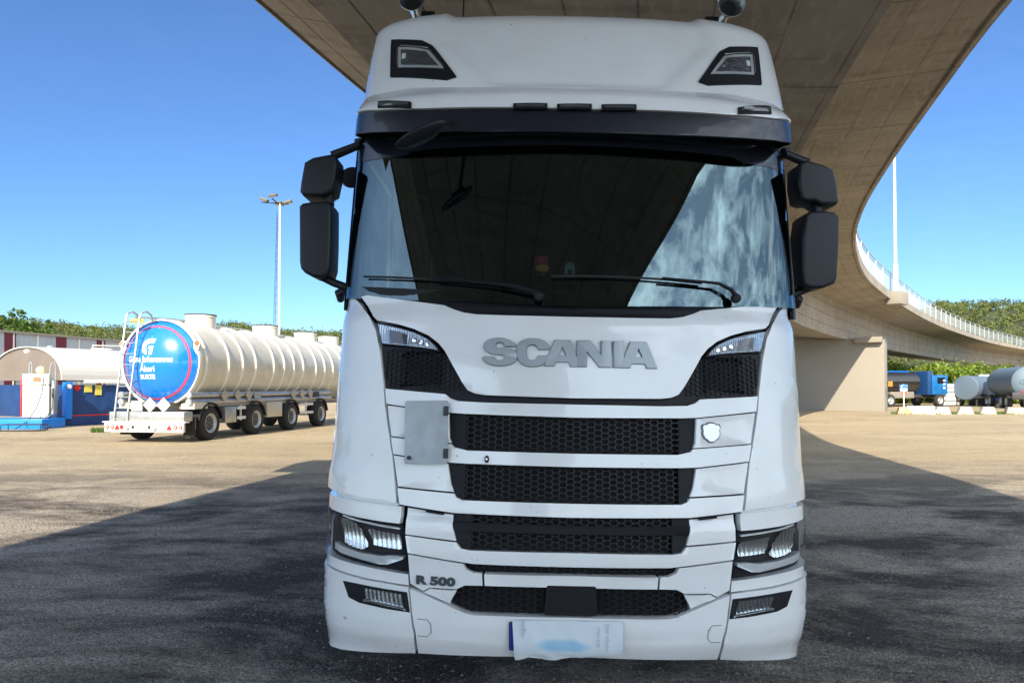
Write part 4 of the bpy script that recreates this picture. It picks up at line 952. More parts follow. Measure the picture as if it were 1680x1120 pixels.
for k in range(n):
    s = len(v)
    for a in (k*2*PI/n, (k+.45)*2*PI/n):
        for r in (1.050, 1.074): v.append(dm(r*math.cos(a), r*math.sin(a), .007))
    f.append((s, s+1, s+3, s+2))
from_lists('ring_dash', v, f, mat('ring_red', (.45, .02, .05), .5), dome, kind='stuff')
for s, x, y, sz, sx_, bo in (('Gösta Johanssons', -.08, .02, .235, .88, .006), ('Åkeri', -.10, -.26, .24, .9, .006), ('SURTE', -.10, -.47, .17, .98, .007)):
    text_on('lettering', s, sz, lambda a, b, o, x=x, y=y: dm(x+a, y+b, .006+o), TW, dome, bold=bo, sx=sx_, th=.001)
# round G-shaped mark
def sub(poly, name='logo_mark'):
    bm = bmesh.new(); vs_ = [bm.verts.new((x, y, 0)) for x, y in poly]; bm.faces.new(vs_); bmesh.ops.triangulate(bm, faces=bm.faces[:])
    for q in [i*.05-.6 for i in range(30)]: bmesh.ops.bisect_plane(bm, geom=bm.verts[:]+bm.edges[:]+bm.faces[:], plane_co=(q, 0, 0), plane_no=(1, 0, 0))
    for q in [i*.05 for i in range(24)]: bmesh.ops.bisect_plane(bm, geom=bm.verts[:]+bm.edges[:]+bm.faces[:], plane_co=(0, q, 0), plane_no=(0, 1, 0))
    for vv in bm.verts: vv.co = dm(vv.co.x, vv.co.y, .008)
    return finish(name, bm, TW, dome)
gx = lambda x, y: (-.10+(x-352)/155*.52*.86, .46-(y-285)/150*.52*.92)
sub([gx(*p) for p in [(426, 212), (375, 213), (340, 216), (310, 228), (290, 252), (283, 285), (288, 320), (303, 343), (325, 354), (345, 357), (345, 322), (335, 314), (330, 295), (335, 272), (350, 258), (378, 254), (415, 254)]])
sub([gx(*p) for p in [(364, 278), (412, 278), (403, 358), (368, 358), (372, 308), (356, 308)]])
# weld rings along the barrel
ringsY = [.98, 2.15, 2.95, 3.75, 4.95, 5.7, 6.45, 7.2, 8.3, 9.1, 9.9, 10.9, 11.8]
bm = bmesh.new(); lathe(bm, [(TR, -.045), (TR+.035, -.04), (TR+.045, -.02), (TR+.045, .02), (TR+.035, .04), (TR, .045)], MY, 48); me = bpy.data.meshes.new('stiffening_ring'); bm.to_mesh(me); bm.free(); me.materials.append(CREAM2)
me.polygons.foreach_set('use_smooth', [True]*len(me.polygons)); me.set_sharp_from_angle(angle=.6)
for yy in ringsY: o = bpy.data.objects.new('stiffening_ring', me); COL.objects.link(o); o.parent = trl; o.location = (0, yy, 0)
for yy, rr in ((2.55, .46), (6.6, .46), (9.9, .46), (12.2, .46)):
    bm = bmesh.new(); lathe(bm, [(rr, -.15), (rr, .26), (rr+.02, .27), (rr+.02, .32), (rr-.02, .33), (0, .33)], Matrix.Translation((0, yy, TZ+TR)), 36); mh = finish('manhole_collar', bm, CREAM2, trl)
    bm = bmesh.new(); lathe(bm, [(rr-.02, .335), (rr+.025, .335), (rr+.025, .36), (0, .36)], Matrix.Translation((0, yy, TZ+TR)), 36); finish('lid', bm, STEEL, mh)
bm = bmesh.new()
tube(bm, [(-.6, .3, 3.62), (-.55, 2.0, 3.72), (-.55, 12, 3.72)], .025); tube(bm, [(-.35, .5, 3.62), (-.2, 1.0, 3.6)], .02); finish('roof_rail', bm, ALU, trl)
# ladder
lad = bpy.data.objects.new('ladder', None); 
bm = bmesh.new()
A0, A1 = Vector((-1.02, -.02, .55)), Vector((-.74, .10, 3.62)); B0, B1 = Vector((-.60, -.02, .55)), Vector((-.30, .10, 3.62))
tube(bm, [A0, A1, A1+Vector((.02, .05, .12)), A1+Vector((.10, .16, .16)), A1+Vector((.16, .28, .06)), A1+Vector((.17, .32, -.14))], .028, 8)
tube(bm, [B0, B1, B1+Vector((.02, .05, .12)), B1+Vector((.10, .16, .16)), B1+Vector((.16, .28, .06)), B1+Vector((.17, .32, -.14))], .028, 8)
lad = finish('ladder', bm, ALU, trl)
bm0 = bmesh.new(); 
for k in range(10):
    t = .04+k*.102; bm = bmesh.new(); tube(bm, [A0.lerp(A1, t), B0.lerp(B1, t)], .017, 6); finish('rung', bm, ALU, lad)
obj_box('yellow_marker', (-.42, .14, 3.50), (.42, .03, .12), mat('yellow_sign', (.75, .70, .05), .5), trl, .005)
# side lamps on brackets
for sg in (-1, 1):
    bm = bmesh.new(); prism(bm, ccw([(sg*1.10, 2.72), (sg*1.20, 2.55), (sg*1.32, 2.88), (sg*1.24, 2.98), (sg*1.12, 2.95)]), TY0-.06, TY0-.02); br = finish('lamp_bracket', bm, CREAM2, trl)
    bm = bmesh.new(); lathe(bm, [(0, .03), (.07, .025), (.08, 0)], Matrix.Translation((sg*1.21, TY0-.06, 2.87)) @ Matrix.Rotation(PI/2, 4, 'X'), 20); finish('marker_lamp', bm, ORANGE, br)
# hose tubes along both flanks
for sg in (-1, 1):
    for zz in (1.36, 1.16):
        bm = bmesh.new(); lathe(bm, [(0, 0), (.095, 0), (.10, .01), (.10, .06), (.085, .07), (.085, 4.2), (0, 4.2)] if sg < 0 else [(0, 0), (.095, 0), (.10, .01), (.10, .06), (.085, .07), (.085, 9.6), (0, 9.6)], Matrix.Translation((sg*1.10, .35, zz)) @ Matrix.Rotation(-PI/2, 4, 'X'), 18); finish('hose_tube', bm, ALU, trl)
# chassis
bm = bmesh.new()
for sx_ in (-.45, .45): box(bm, (sx_, 6.5, 1.02), (.12, 12.6, .26))
for yy in [.8+k*1.25 for k in range(10)]: box(bm, (0, yy, 1.02), (2.2, .08, .18))
box(bm, (1.12, 6.9, 1.05), (.06, 12.4, .10)); box(bm, (-1.12, 6.9, 1.05), (.06, 12.4, .10)); finish('chassis', bm, mat('chassis_grey', (.30, .28, .25), .6, .3), trl)
# rear bumper, plate, lamps
rb = obj_box('rear_bumper', (0, -.05, .44), (2.5, .10, .27), mat('bumper_cream', (.74, .72, .64), .5), trl, .01)
obj_box('bumper_shelf', (0, 0, .59), (2.62, .22, .03), mat('bumper_cream', (1, 1, 1)), trl, .004)
obj_box('rear_locker', (0, .22, .745), (2.38, .40, .27), ALU, trl, .01)
def disc(name, x, z, r, m, par, y=-.105, n=20, th=.02):
    bm = bmesh.new(); lathe(bm, [(0, th), (r*.9, th), (r, 0)], Matrix.Translation((x, y, z)) @ Matrix.Rotation(PI/2, 4, 'X'), n); return finish(name, bm, m, par)
WRING = mat('lamp_white', (.8, .75, .7), .4)
for sg, xs in ((-1, (-1.16, -1.0)), (1, (1.0, 1.16))):
    for x in xs:
        d_ = disc('tail_lamp', x, .45, .068, RED, rb); disc('lamp_ring', x, .45, .043, WRING, d_, y=-.125, th=.006); disc('lamp_core', x, .45, .026, RED, d_, y=-.131, th=.006)
disc('tail_lamp', -.68, .45, .065, RED, rb)
for x in (-.83, .82):
    bm = bmesh.new(); prism(bm, ccw([(x-.09, .375), (x+.09, .375), (x, .525)]), -.115, -.10); finish('reflector_triangle', bm, RED, rb)
disc('work_lamp', -.50, .44, .065, TW, rb, y=-.16, th=.03); disc('work_lamp', .36, .44, .075, TW, rb, y=-.16, th=.03); disc('socket', -.32, .45, .05, STEEL, rb); disc('socket', .2, .45, .05, STEEL, rb)
npl = obj_box('number_plate', (-.08, -.108, .45), (.52, .012, .12), mat('plate_white', (.62, .62, .50), .5), rb, .002)
obj_box('country_strip', (-.325, -.117, .45), (.035, .006, .11), BLUEP, npl)
text_on('plate_lettering', 'OCC 816', .10, lambda a, b, o: Vector((-.06+a, -.1165-o, .415+b)), mat('plate_ink', (.30, .29, .2), .6), npl, bold=.002, th=.001)
# placards
def placard(x, y, z, s, rot, m, par=trl, name='hazard_placard', face='R'):
    bm = bmesh.new(); pts = [(s*math.cos(rot+k*PI/2), s*math.sin(rot+k*PI/2)) for k in range(4)]
    prism(bm, pts, -.008, .008); M_ = Matrix.Translation((x, y, z)) @ (Matrix() if face == 'R' else Matrix.Rotation(PI/2, 4, 'Z'))
    bmesh.ops.transform(bm, matrix=M_, verts=bm.verts); return finish(name, bm, m, par)
PL = mat('placard_plate', (.66, .62, .55), .45, .2); PLS = mat('placard_dull', (.52, .47, .38), .4, .5)
placard(.13, -.0, 1.08, .215, 0, PL); placard(.56, -.0, 1.08, .215, 0, PL)
obj_box('blank_plate', (-.30, .02, 1.05), (.36, .015, .30), GALV, trl)
for y0 in (2.0, 2.75, 3.4): placard(1.215, y0, 1.32, .20, 0, PLS, face='S')
for y0 in (6.5, 7.2, 7.9): placard(1.215, y0, 1.32, .20, 0, PLS, face='S')
for y0 in (10.6, 11.3, 12.0): placard(1.215, y0, 1.32, .20, 0, PLS, face='S')
obj_box('side_plate', (1.205, 3.95, 1.30), (.02, .42, .22), GALV, trl); obj_box('side_plate', (1.205, 8.45, 1.30), (.02, .42, .22), STEEL, trl)
# wheels, mudguards
for yy in (1.25, 3.85, 6.35, 8.85):
    for sg in (-1, 1):
        wheel(trl, sg*1.06, yy, .51, sg, .51, .34)
        bm = bmesh.new(); v0 = []
        for k in range(13):
            a = math.radians(8+k*164/12); v0.append([bm.verts.new((sg*xx, yy-math.cos(a)*.60, .53+math.sin(a)*.60)) for xx in (.86, 1.25)]+[bm.verts.new((sg*1.25, yy-math.cos(a)*.55, .53+math.sin(a)*.55))])
        for a, b in zip(v0, v0[1:]): bm.faces.new((a[0], a[1], b[1], b[0])); bm.faces.new((a[1], a[2], b[2], b[1]))
        finish('mudguard', bm, RUBBER if yy > 2 else BLACK, trl)
    obj_tube('axle', [(-1, yy, .51), (1, yy, .51)], .07, STEEL, trl)
for sg in (-1, 1):
    bm = bmesh.new(); prism(bm, [(sg*.80, .95), (sg*1.22, .95), (sg*1.22, 1.12), (sg*1.0, 1.14), (sg*.80, 1.10)], .45, 1.1); bmesh.ops.recalc_face_normals(bm, faces=bm.faces[:]); finish('fender_end', bm, CREAM, trl)
    bm = bmesh.new(); box(bm, (sg*1.03, .52, .45), (.40, .012, .52)); finish('mud_flap', bm, RUBBER, trl)
obj_box('side_locker', (1.10, 2.33, .72), (.24, .62, .50), ALU, trl, .01); obj_box('side_locker', (1.10, 5.10, .80), (.24, 1.05, .52), mat('locker_cream', (.60, .54, .44), .4, .4), trl, .01)
SG_ = mat('guard_rail', (.70, .69, .64), .45, .2)
for (a, b) in ((2.75, 3.25), (7.05, 8.2)):
    for zz in (.60, .92): obj_box('side_guard', (1.18, (a+b)/2, zz), (.03, b-a, .10), SG_, trl, .005)
    obj_box('guard_post', (1.15, (a+b)/2, .76), (.04, .06, .5), SG_, trl)

# =================================================================== FUEL STORE (far left)
ft = at(105, 700, 28.3); fb = thing('fuel_container', 'blue bunded fuel container under a white half-round tank roof', 'fuel container', (ft.x, ft.y, 0), -math.radians(27))
NAVYB = mat('container_blue', (.006, .035, .13), .55, var=(2, (.008, .05, .17), .4, .7)); BRB = mat('bright_blue', (.005, .20, .70), .4)
RWHITE = mat('roof_sheet', (.48, .48, .46), .45, .0, var=(1.2, (.50, .49, .45), .35, .7)); TRIM = mat('cream_trim', (.76, .74, .64), .5)
W4 = 4.9
obj_box('bund_wall', (-W4/2, 4.1, 1.0), (W4, 8.0, 1.35), NAVYB, fb, .02)
obj_box('corner_post', (.0, .12, 1.05), (.26, .26, 1.5), BRB, fb, .01)
obj_box('red_stripe', (.012, 4.1, .42), (.02, 7.8, .05), RED, fb)
obj_box('plinth', (-.02, 4.0, .20), (.06, 8.2, .38), NAVYB, fb)
obj_box('trim_board', (.10, 4.4, 1.82), (.12, 7.4, .14), TRIM, fb, .01)
# half-round roof shell
v, f = [], []; NS = 28
for yy in (-.2, 8.3):
    for ro in (0, .05):
        for k in range(NS+1):
            a = PI*k/NS; v.append((-W4/2+(W4/2+.15-ro)*math.cos(a), yy, 1.86+(1.42-ro)*math.sin(a)**.85))
n1 = NS+1
for k in range(NS):
    f.append((k, k+1, 2*n1+k+1, 2*n1+k)); f.append((n1+k, 3*n1+k, 3*n1+k+1, n1+k+1)); f.append((k, n1+k, n1+k+1, k+1)); f.append((2*n1+k, 2*n1+k+1, 3*n1+k+1, 3*n1+k))
from_lists('curved_roof', v, f, RWHITE, fb, smooth=False)
# closed end wall set behind the rim
bm = bmesh.new(); pts = [(-W4/2+(W4/2+.08)*math.cos(PI*k/NS), 1.86+1.36*math.sin(PI*k/NS)**.85) for k in range(NS+1)]; prism(bm, ccw(pts), -.12, -.05); finish('roof_end', bm, mat('end_taupe', (.20, .165, .135), .6, var=(1, (.16, .13, .105), .3, .7)), fb)
for (x, y) in ((-2.3, 3.0), (-2.3, 4.4), (-2.2, 6.2)):
    bm = bmesh.new(); lathe(bm, [(.45, 0), (.45, .08), (.40, .12), (0, .13)], Matrix.Translation((x, y, 3.22)), 20); finish('roof_hatch', bm, TRIM, fb)
bm = bmesh.new(); lathe(bm, [(0, .04), (.16, .03), (.18, 0)], Matrix.Translation((-2.45, -.12, 3.08)) @ Matrix.Rotation(PI/2, 4, 'X') @ Matrix.Diagonal((1, .5, 1, 1)), 18); finish('end_lamp', bm, TRIM, fb)
obj_tube('roof_handrail', [(-1.7, 2.2, 3.22), (-1.7, 2.2, 3.42), (-1.7, 3.6, 3.46), (-1.7, 3.7, 3.3)], .03, TRIM, fb)
bm = bmesh.new(); box(bm, (0, 0, 0), (.02, .22, .22), rot=Matrix.Rotation(PI/4, 4, 'X')); bmesh.ops.translate(bm, vec=(.03, .50, 1.55), verts=bm.verts); finish('hazard_sign', bm, RED, fb)
obj_box('notice', (.03, .95, 1.52), (.02, .32, .30), mat('notice_yellow', (.65, .55, .10), .6), fb); obj_box('notice', (.03, 1.38, 1.46), (.02, .28, .42), mat('notice_yellow', (.7, .6, .1), .6), fb)
bm = bmesh.new(); lathe(bm, [(0, .05), (.09, .03), (.1, 0)], Matrix.Translation((.14, .12, 1.60)) @ Matrix.Rotation(PI/2, 4, 'Y'), 16); finish('bulkhead_lamp', bm, WRING, fb)
# platform in front
pf = obj_box('platform', (0, 0, 0), (7.2, 1.3, .38), BRB, None, .04, label='long bright blue steel platform below the fuel dispenser', category='platform'); q = at(20, 700, 27.2); pf.location = (q.x-1.85, q.y, .19); pf.rotation_euler = (0, 0, math.radians(-3))
# dispenser
q = at(59, 690, 27.0); ds = thing('fuel_dispenser', 'white fuel dispenser cabinet with hoses and red side on the blue platform', 'fuel dispenser', (q.x, q.y+.1, .38), math.radians(14))
DW = mat('dispenser_white', (.78, .76, .66), .4, coat=.3)
obj_box('cabinet', (0, 0, .66), (.88, .45, 1.22), DW, ds, .02); obj_box('display_head', (0, 0, 1.50), (.90, .48, .42), DW, ds, .02); obj_box('dark_band', (0, 0, 1.28), (.86, .43, .02), STEEL, ds)
obj_box('red_side', (-.52, .1, .82), (.10, .34, 1.5), RED, ds, .01); obj_box('label_plate', (.05, -.247, 1.50), (.26, .01, .18), mat('red_label', (.62, .15, .08), .5), ds)
obj_box('side_panel', (.52, .1, .8), (.10, .40, 1.3), GALV, ds, .01); obj_box('foot_base', (0, 0, .03), (.8, .4, .06), STEEL, ds)
HOSE = mat('hose_rubber', (.03, .03, .03), .6)
obj_tube('hose', [(.42, -.1, 1.3), (.45, -.1, 1.9), (.50, -.1, 2.15), (.58, -.1, 2.2), (.64, -.1, 2.0), (.62, -.1, 1.3), (.60, -.15, .8)], .03, ALU, ds); obj_tube('hose', [(-.30, 0, 1.7), (-.30, 0, 2.15), (-.26, 0, 2.2), (-.22, 0, 2.1), (-.22, 0, 1.7)], .03, ALU, ds)
obj_tube('hose', [(.30, -.3, 1.6), (.26, -.34, 1.0), (.10, -.4, .4), (-.1, -.7, -.1), (-.3, -1.2, -.34)], .018, HOSE, ds)
obj_tube('hose', [(.62, -.3, .9), (.62, -.34, .4), (.5, -.5, .1), (.4, -.9, -.3)], .018, HOSE, ds)
bm = bmesh.new(); bmesh.ops.create_uvsphere(bm, u_segments=16, v_segments=8, radius=.16, matrix=Matrix.Translation((.08, 0, 1.85))); finish('beacon', bm, mat('pale_yellow', (.75, .70, .35), .4), ds)
obj_tube('nozzle', [(.60, -.25, 1.15), (.62, -.32, .95), (.60, -.25, .8)], .04, STEEL, ds)
q = at(40, 703, 25.6); rk = thing('steel_rack', 'low steel grate with hose lying on the gravel before the platform', 'rack', (q.x, q.y, 0), .05)
bm = bmesh.new(); 
for x in (-.7, .7):
    for y in (-.2, .2): tube(bm, [(x, y, 0), (x, y, .22)], .02, 5)
tube(bm, [(-.7, -.2, .22), (.7, -.2, .22), (.7, .2, .22), (-.7, .2, .22), (-.7, -.2, .22)], .02, 5); finish('frame', bm, STEEL, rk)
obj_tube('hose', [(-1.3, -.5, .03), (-.4, -.65, .03), (.5, -.6, .03), (.9, -.3, .03), (.9, 0, .15)], .03, HOSE, rk)

# =================================================================== INDUSTRIAL BUILDING
a = at(-30, 640, 53); b = at(290, 640, 74); L_ = (Vector((b.x, b.y))-Vector((a.x, a.y))).length; an = math.atan2(b.y-a.y, b.x-a.x)
bl = thing('warehouse', 'long low pale metal warehouse with maroon wall panels behind the fuel tanks', 'building', (a.x, a.y, 0), an)
MAR = mat('maroon_sheet', (.13, .015, .025), .55); LG = mat('pale_sheet', (.38, .40, .42), .5, var=(1.5, (.40, .42, .43), .4, .65))
obj_box('wall', (L_/2, 4, 2.92), (L_, 8, 5.84), LG, bl)
obj_box('roof_edge', (L_/2, 4, 5.92), (L_+.4, 8.4, .16), mat('roof_trim', (.30, .26, .2), .6), bl)
def proj_x(px):   # where the wall meets the sight line through column px
    r = ray(px, 634); dx_, dy_ = math.cos(an), math.sin(an); det = r.x*(-dy_)+r.y*dx_; t = (a.x*(-dy_)+a.y*dx_)/det; X = r.x*t-a.x; Y_ = r.y*t-a.y; return X*dx_+Y_*dy_
for p0_, p1_ in ((6, 19), (22.5, 24.5), (91, 107.5), (158, 165.5), (168, 171), (236, 246)):
    x0, x1 = proj_x(p0_), proj_x(p1_); obj_box('maroon_panel', ((x0+x1)/2, -.03, 2.9), (x1-x0, .06, 5.8), MAR, bl)
for p in (20.5, 60, 128, 167): x0 = proj_x(p); obj_box('downpipe', (x0, -.06, 2.9), (.10, .06, 5.8), TRIM, bl)
for p in (30, 38, 46, 54, 75, 83): x0 = proj_x(p); obj_box('cladding_seam', (x0, -.012, 2.9), (.04, .03, 5.7), LG, bl)
bm = bmesh.new(); x0, x1 = proj_x(126), proj_x(156); box(bm, ((x0+x1)/2, -.05, 4.25), (x1-x0, .06, .5)); finish('window', bm, GLOSSB, bl)
bm = bmesh.new(); x0 = proj_x(72); lathe(bm, [(.45, 0), (.45, .25), (.2, .5), (0, .52)], Matrix.Translation((x0, -.6, 4.5)), 16); tube(bm, [(x0, -.6, 3.0), (x0, -.6, 4.5)], .2, 8); finish('roof_cowl', bm, GALV, bl)

# =================================================================== LIGHT MASTS (left)
q = at(457.5, 634, 80); ms = thing('light_mast', 'tall slim white light mast with floodlights beyond the tank trailer', 'light mast', (q.x, q.y, 0))
obj_tube('pole', [(0, 0, 0), (0, 0, 22.6)], [.13, .09], mat('mast_white', (.74, .76, .74), .4), ms, 12)
FL = mat('floodlight_case', (.10, .10, .09), .6)
bm = bmesh.new(); tube(bm, [(-2.1, 0, 22.7), (1.0, 0, 22.5)], .07); tube(bm, [(-.6, -.9, 22.9), (-.3, .9, 22.6)], .07); finish('crossarm', bm, STEEL, ms)
for (x, y, z, rx, ry) in ((-1.8, 0, 23.0, 0, .35), (-.5, -.9, 23.25, .2, -.15), (-.3, .7, 22.75, -.2, .1), (.85, .1, 22.75, 0, -.3)):
    bm = bmesh.new(); box(bm, (0, 0, 0), (.95, .7, .28), bev=.06); bmesh.ops.transform(bm, matrix=Matrix.Translation((x, y, z)) @ Matrix.Rotation(ry, 4, 'Y') @ Matrix.Rotation(rx, 4, 'X'), verts=bm.verts); fl_ = finish('floodlight', bm, FL, ms)
    bm = bmesh.new(); box(bm, (0, 0, -.15), (.8, .55, .03)); bmesh.ops.transform(bm, matrix=Matrix.Translation((x, y, z)) @ Matrix.Rotation(ry, 4, 'Y') @ Matrix.Rotation(rx, 4, 'X'), verts=bm.verts); finish('lamp_glass', bm, mat('lamp_amber', (.45, .38, .25), .3), fl_)
q = at(449.5, 634, 84); lt = thing('lattice_mast', 'thin dark lattice mast just left of the white light mast', 'lattice mast', (q.x, q.y, 0))
bm = bmesh.new(); H_ = 22.5; cs = [(math.cos(k*2*PI/3)*.38, math.sin(k*2*PI/3)*.38) for k in range(3)]
def lc(k, z): s = 1-.4*z/H_; return Vector((cs[k % 3][0]*s+z*.018, cs[k % 3][1]*s, z))
for k in range(3): tube(bm, [lc(k, 0), lc(k, H_)], .025, 4)
for i in range(22):
    for k in range(3): tube(bm, [lc(k, i), lc(k+1, i+1)], .014, 3, False)
finish('lattice', bm, STEEL, lt)

# =================================================================== RIGHT-HAND YARD
CB = mat('pale_concrete_block', (.66, .63, .52), .8, bump=(10, .3, .02), var=(4, (.5, .46, .38), .45, .75))
CBO = mat('rusty_concrete_block', (.52, .38, .26), .8, var=(4, (.55, .22, .08), .5, .7))
for (px_, wpx, tw, h, m_, lab) in ((1483, 21, .7, .40, CBO, 'low concrete block with orange stain beside the blue sign'), (1509.5, 41, .97, .47, CB, 'long low cream concrete block, right of the orange-stained block'),
                                (1545.5, 24, .62, .42, CB, 'cream concrete block, first right of the long block'), (1583, 23, .60, .42, CB, 'cream concrete block standing before the grey tank'),
                                (1620, 23, .60, .42, CB, 'cream concrete block between the grey tank and the pinkish block'), (1664, 26, .8, .40, mat('pink_concrete_block', (.48, .38, .30), .8), 'pinkish concrete block before the dark tanker at the right edge')):
    q = at(px_, 679, 41); wd = wpx/1150*41; bm = bmesh.new(); prism(bm, [(-wd/2, 0), (wd/2, 0), (wd/2*tw, h), (-wd/2*tw, h)], -.3, .3, .02); o = finish('concrete_block', bm, m_); o.location = (q.x, q.y, 0); o.rotation_euler = (0, 0, -.35)
    o['label'] = lab; o['category'] = 'concrete block'; o['group'] = 'concrete blocks along the yard edge'
q = at(1483, 678, 41.6); sg_ = thing('parking_sign', 'small blue and white sign on a white post beside the pier', 'sign', (q.x, q.y, 0), -.5)
obj_tube('post', [(0, 0, 0), (0, 0, 1.75)], .03, TW, sg_); pnl = obj_box('sign_panel', (0, -.04, 1.52), (.42, .02, .42), mat('sign_blue', (.02, .16, .60), .5), sg_, .004)
obj_box('white_band', (0, -.055, 1.42), (.36, .006, .14), TW, pnl); text_on('symbol', 'P', .2, lambda x, y, o: Vector((x-.09, -.053-o, 1.54+y)), TW, pnl, bold=.006, th=.001); obj_box('red_mark', (.08, -.06, 1.41), (.08, .004, .05), RED, pnl)
q = at(1459.5, 629.5, 44.3); bm = bmesh.new(); box(bm, (0, 0, 0), (.24, .03, .32)); o = finish('orange_sign', bm, mat('sign_orange', (.70, .22, .02), .5), label='small orange notice fixed near the right edge of the concrete pier', category='sign'); o.location = (q.x, q.y-.1, q.z); o.rotation_euler = (0, 0, ang)
def cyl(name, p0, p1, r, m, par, n=28, cap=.25):
    bm = bmesh.new(); d = Vector(p1)-Vector(p0); Mx = Matrix.Translation(p0) @ d.to_track_quat('Z', 'Y').to_matrix().to_4x4(); l = d.length
    lathe(bm, [(0, -cap), (r*.6, -cap*.75), (r*.9, -cap*.3), (r, 0), (r, l), (r*.9, l+cap*.3), (r*.6, l+cap*.75), (0, l+cap)], Mx, n); return finish(name, bm, m, par)
# black and blue tank lorry
q = at(1480, 660, 57); tl = thing('black_tanker', 'black tank lorry with blue cab parked behind the concrete blocks', 'tanker truck', (q.x, q.y, 0), math.radians(18))
BT = mat('tank_black', (.02, .018, .016), .25, coat=.6)
cyl('tank', (-4.5, 0, 1.95), (1.0, 0, 1.95), .85, BT, tl); obj_box('tank_walkway', (-2, 0, 2.83), (5, .5, .06), BRB, tl)
cab_ = obj_box('cab', (2.7, 0, 1.75), (1.9, 2.2, 1.6), mat('lorry_blue', (.01, .15, .40), .4, var=(1.5, (.008, .08, .24), .4, .7)), tl, .12)
obj_box('sleeper_box', (1.75, 0, 1.9), (.5, 2.2, 1.9), mat('lorry_navy', (.008, .05, .17), .5), tl, .05)
obj_box('windscreen', (3.66, 0, 2.05), (.03, 1.8, .7), GLOSSB, cab_); obj_box('side_glass', (2.9, -1.11, 2.1), (.8, .03, .5), GLOSSB, cab_)
for zz in (1.5, 1.8, 2.1): obj_box('white_text_mark', (3.2, -1.12, zz), (.22, .02, .14), TW, cab_)
obj_box('chassis', (-.3, 0, .85), (7.6, .9, .25), STEEL, tl); obj_box('side_locker', (-1.2, -1.0, .95), (2.4, .3, .5), mat('locker_grey', (.22, .2, .17), .5), tl, .01); obj_box('warning_plate', (-1.0, -1.16, 1.15), (.5, .02, .38), mat('notice_orange', (.6, .14, .06), .5), tl)
for x in (-3.6, -2.4, 2.7):
    for sg in (-1, 1):
        M = Matrix.Translation((x, sg*1.05, .5)) @ Matrix.Rotation(-PI/2*sg, 4, 'X'); A_, B_ = bmesh.new(), bmesh.new(); wheel_mesh(A_, B_, M); e = finish('wheel', A_, RUBBER, tl); finish('rim', B_, GALV, e)
# grey silo trailer
q = at(1584, 665, 57); gt = thing('grey_tank_trailer', 'grey tank trailer, toned blue for shade, standing end-on behind the cream concrete blocks', 'tank trailer', (q.x, q.y, 0), -math.radians(56))
GT = mat('tank_shaded_grey', (.10, .145, .20), .65)  # even tone darkened towards blue: shade is put into the colour
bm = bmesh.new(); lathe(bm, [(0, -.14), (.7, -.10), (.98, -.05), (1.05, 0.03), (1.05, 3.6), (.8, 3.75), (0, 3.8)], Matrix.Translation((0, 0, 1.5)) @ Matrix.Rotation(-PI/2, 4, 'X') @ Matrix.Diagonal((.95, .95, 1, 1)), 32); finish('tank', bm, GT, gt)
obj_box('rear_guard', (.7, .8, .75), (.9, 1.6, .12), STEEL, gt); obj_box('frame', (0, 2.6, .7), (.9, 5, .2), STEEL, gt)
for x in (-.9, .9):
    M = Matrix.Translation((x, 1.2, .5)) @ Matrix.Rotation(PI/2*(1 if x > 0 else -1), 4, 'Y'); A_, B_ = bmesh.new(), bmesh.new(); wheel_mesh(A_, B_, M); e = finish('wheel', A_, RUBBER, gt); finish('rim', B_, GALV, e)
obj_box('support_leg', (.75, .2, .45), (.1, .1, .9), STEEL, gt); obj_box('support_leg', (-.75, .2, .45), (.1, .1, .9), STEEL, gt)
# white stepped container with blue drum
q = at(1615, 662, 60); sc2 = thing('white_container', 'white stepped container with a blue drum, right of the grey tank trailer', 'container', (q.x, q.y, 0), -.5)
for i in range(4): obj_box('slatted_panel', (.1*i, 0, .9+.5*i+.25-.25), (2.1-.2*i, 1.8, .44), TW, sc2, .02)
M = Matrix.Translation((.7, -1.1, .95)) @ Matrix.Rotation(PI/2, 4, 'X'); bm = bmesh.new(); lathe(bm, [(0, .3), (.5, .3), (.55, .2), (.55, -.3), (0, -.3)], M, 24); finish('blue_drum', bm, mat('drum_blue', (.01, .04, .30), .4), sc2); obj_box('skid', (0, 0, .3), (2.2, 1.6, .6), STEEL, sc2)
q = at(1553, 664, 58); wf = thing('white_pallet_stack', 'low pile of white boards between the blue lorry and the grey tank', 'boards', (q.x, q.y, 0), .3)
for i in range(5): obj_box('board', (.06*i, 0, .25+.36*i), (1.9-.12*i, .9, .28), TW, wf, .01)
obj_box('bearer', (0, 0, .05), (1.7, .8, .1), STEEL, wf)
# CRM tanker
q = at(1690, 665, 50); ct = thing('crm_tanker', 'dark tanker with lettered tank toned blue-grey for shade at the right edge of the yard', 'tanker truck', (q.x, q.y, 0), -math.radians(20))
CT = mat('crm_tank_shaded', (.12, .17, .22), .6)  # tank colour lowered to carry the shade it seems to stand in
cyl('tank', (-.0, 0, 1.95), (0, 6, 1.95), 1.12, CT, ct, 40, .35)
text_on('tank_lettering', 'CRM', .42, lambda x, y, o: Vector((x-.25, -.36-o+.34*((x-.25)**2+(y-.15)**2)*.5, 1.95+y-.15)), mat('lettering_dark', (.08, .12, .16), .5), ct, th=.002, sx=1.05, bold=.004)
obj_box('rear_frame', (0, -.25, .95), (2.3, .2, .5), STEEL, ct, .02); obj_box('red_tail_bar', (-.4, -.37, 1.25), (.4, .04, .12), RED, ct); obj_box('chassis', (0, 3, .85), (1.0, 6.6, .3), STEEL, ct)
for y in (.9, 2.2, 5.0):
    for sg in (-1, 1):
        M = Matrix.Translation((sg*1.05, y, .5)) @ Matrix.Rotation(PI/2*sg, 4, 'Y'); A_, B_ = bmesh.new(), bmesh.new(); wheel_mesh(A_, B_, M); e = finish('wheel', A_, RUBBER, ct); finish('rim', B_, GALV, e)

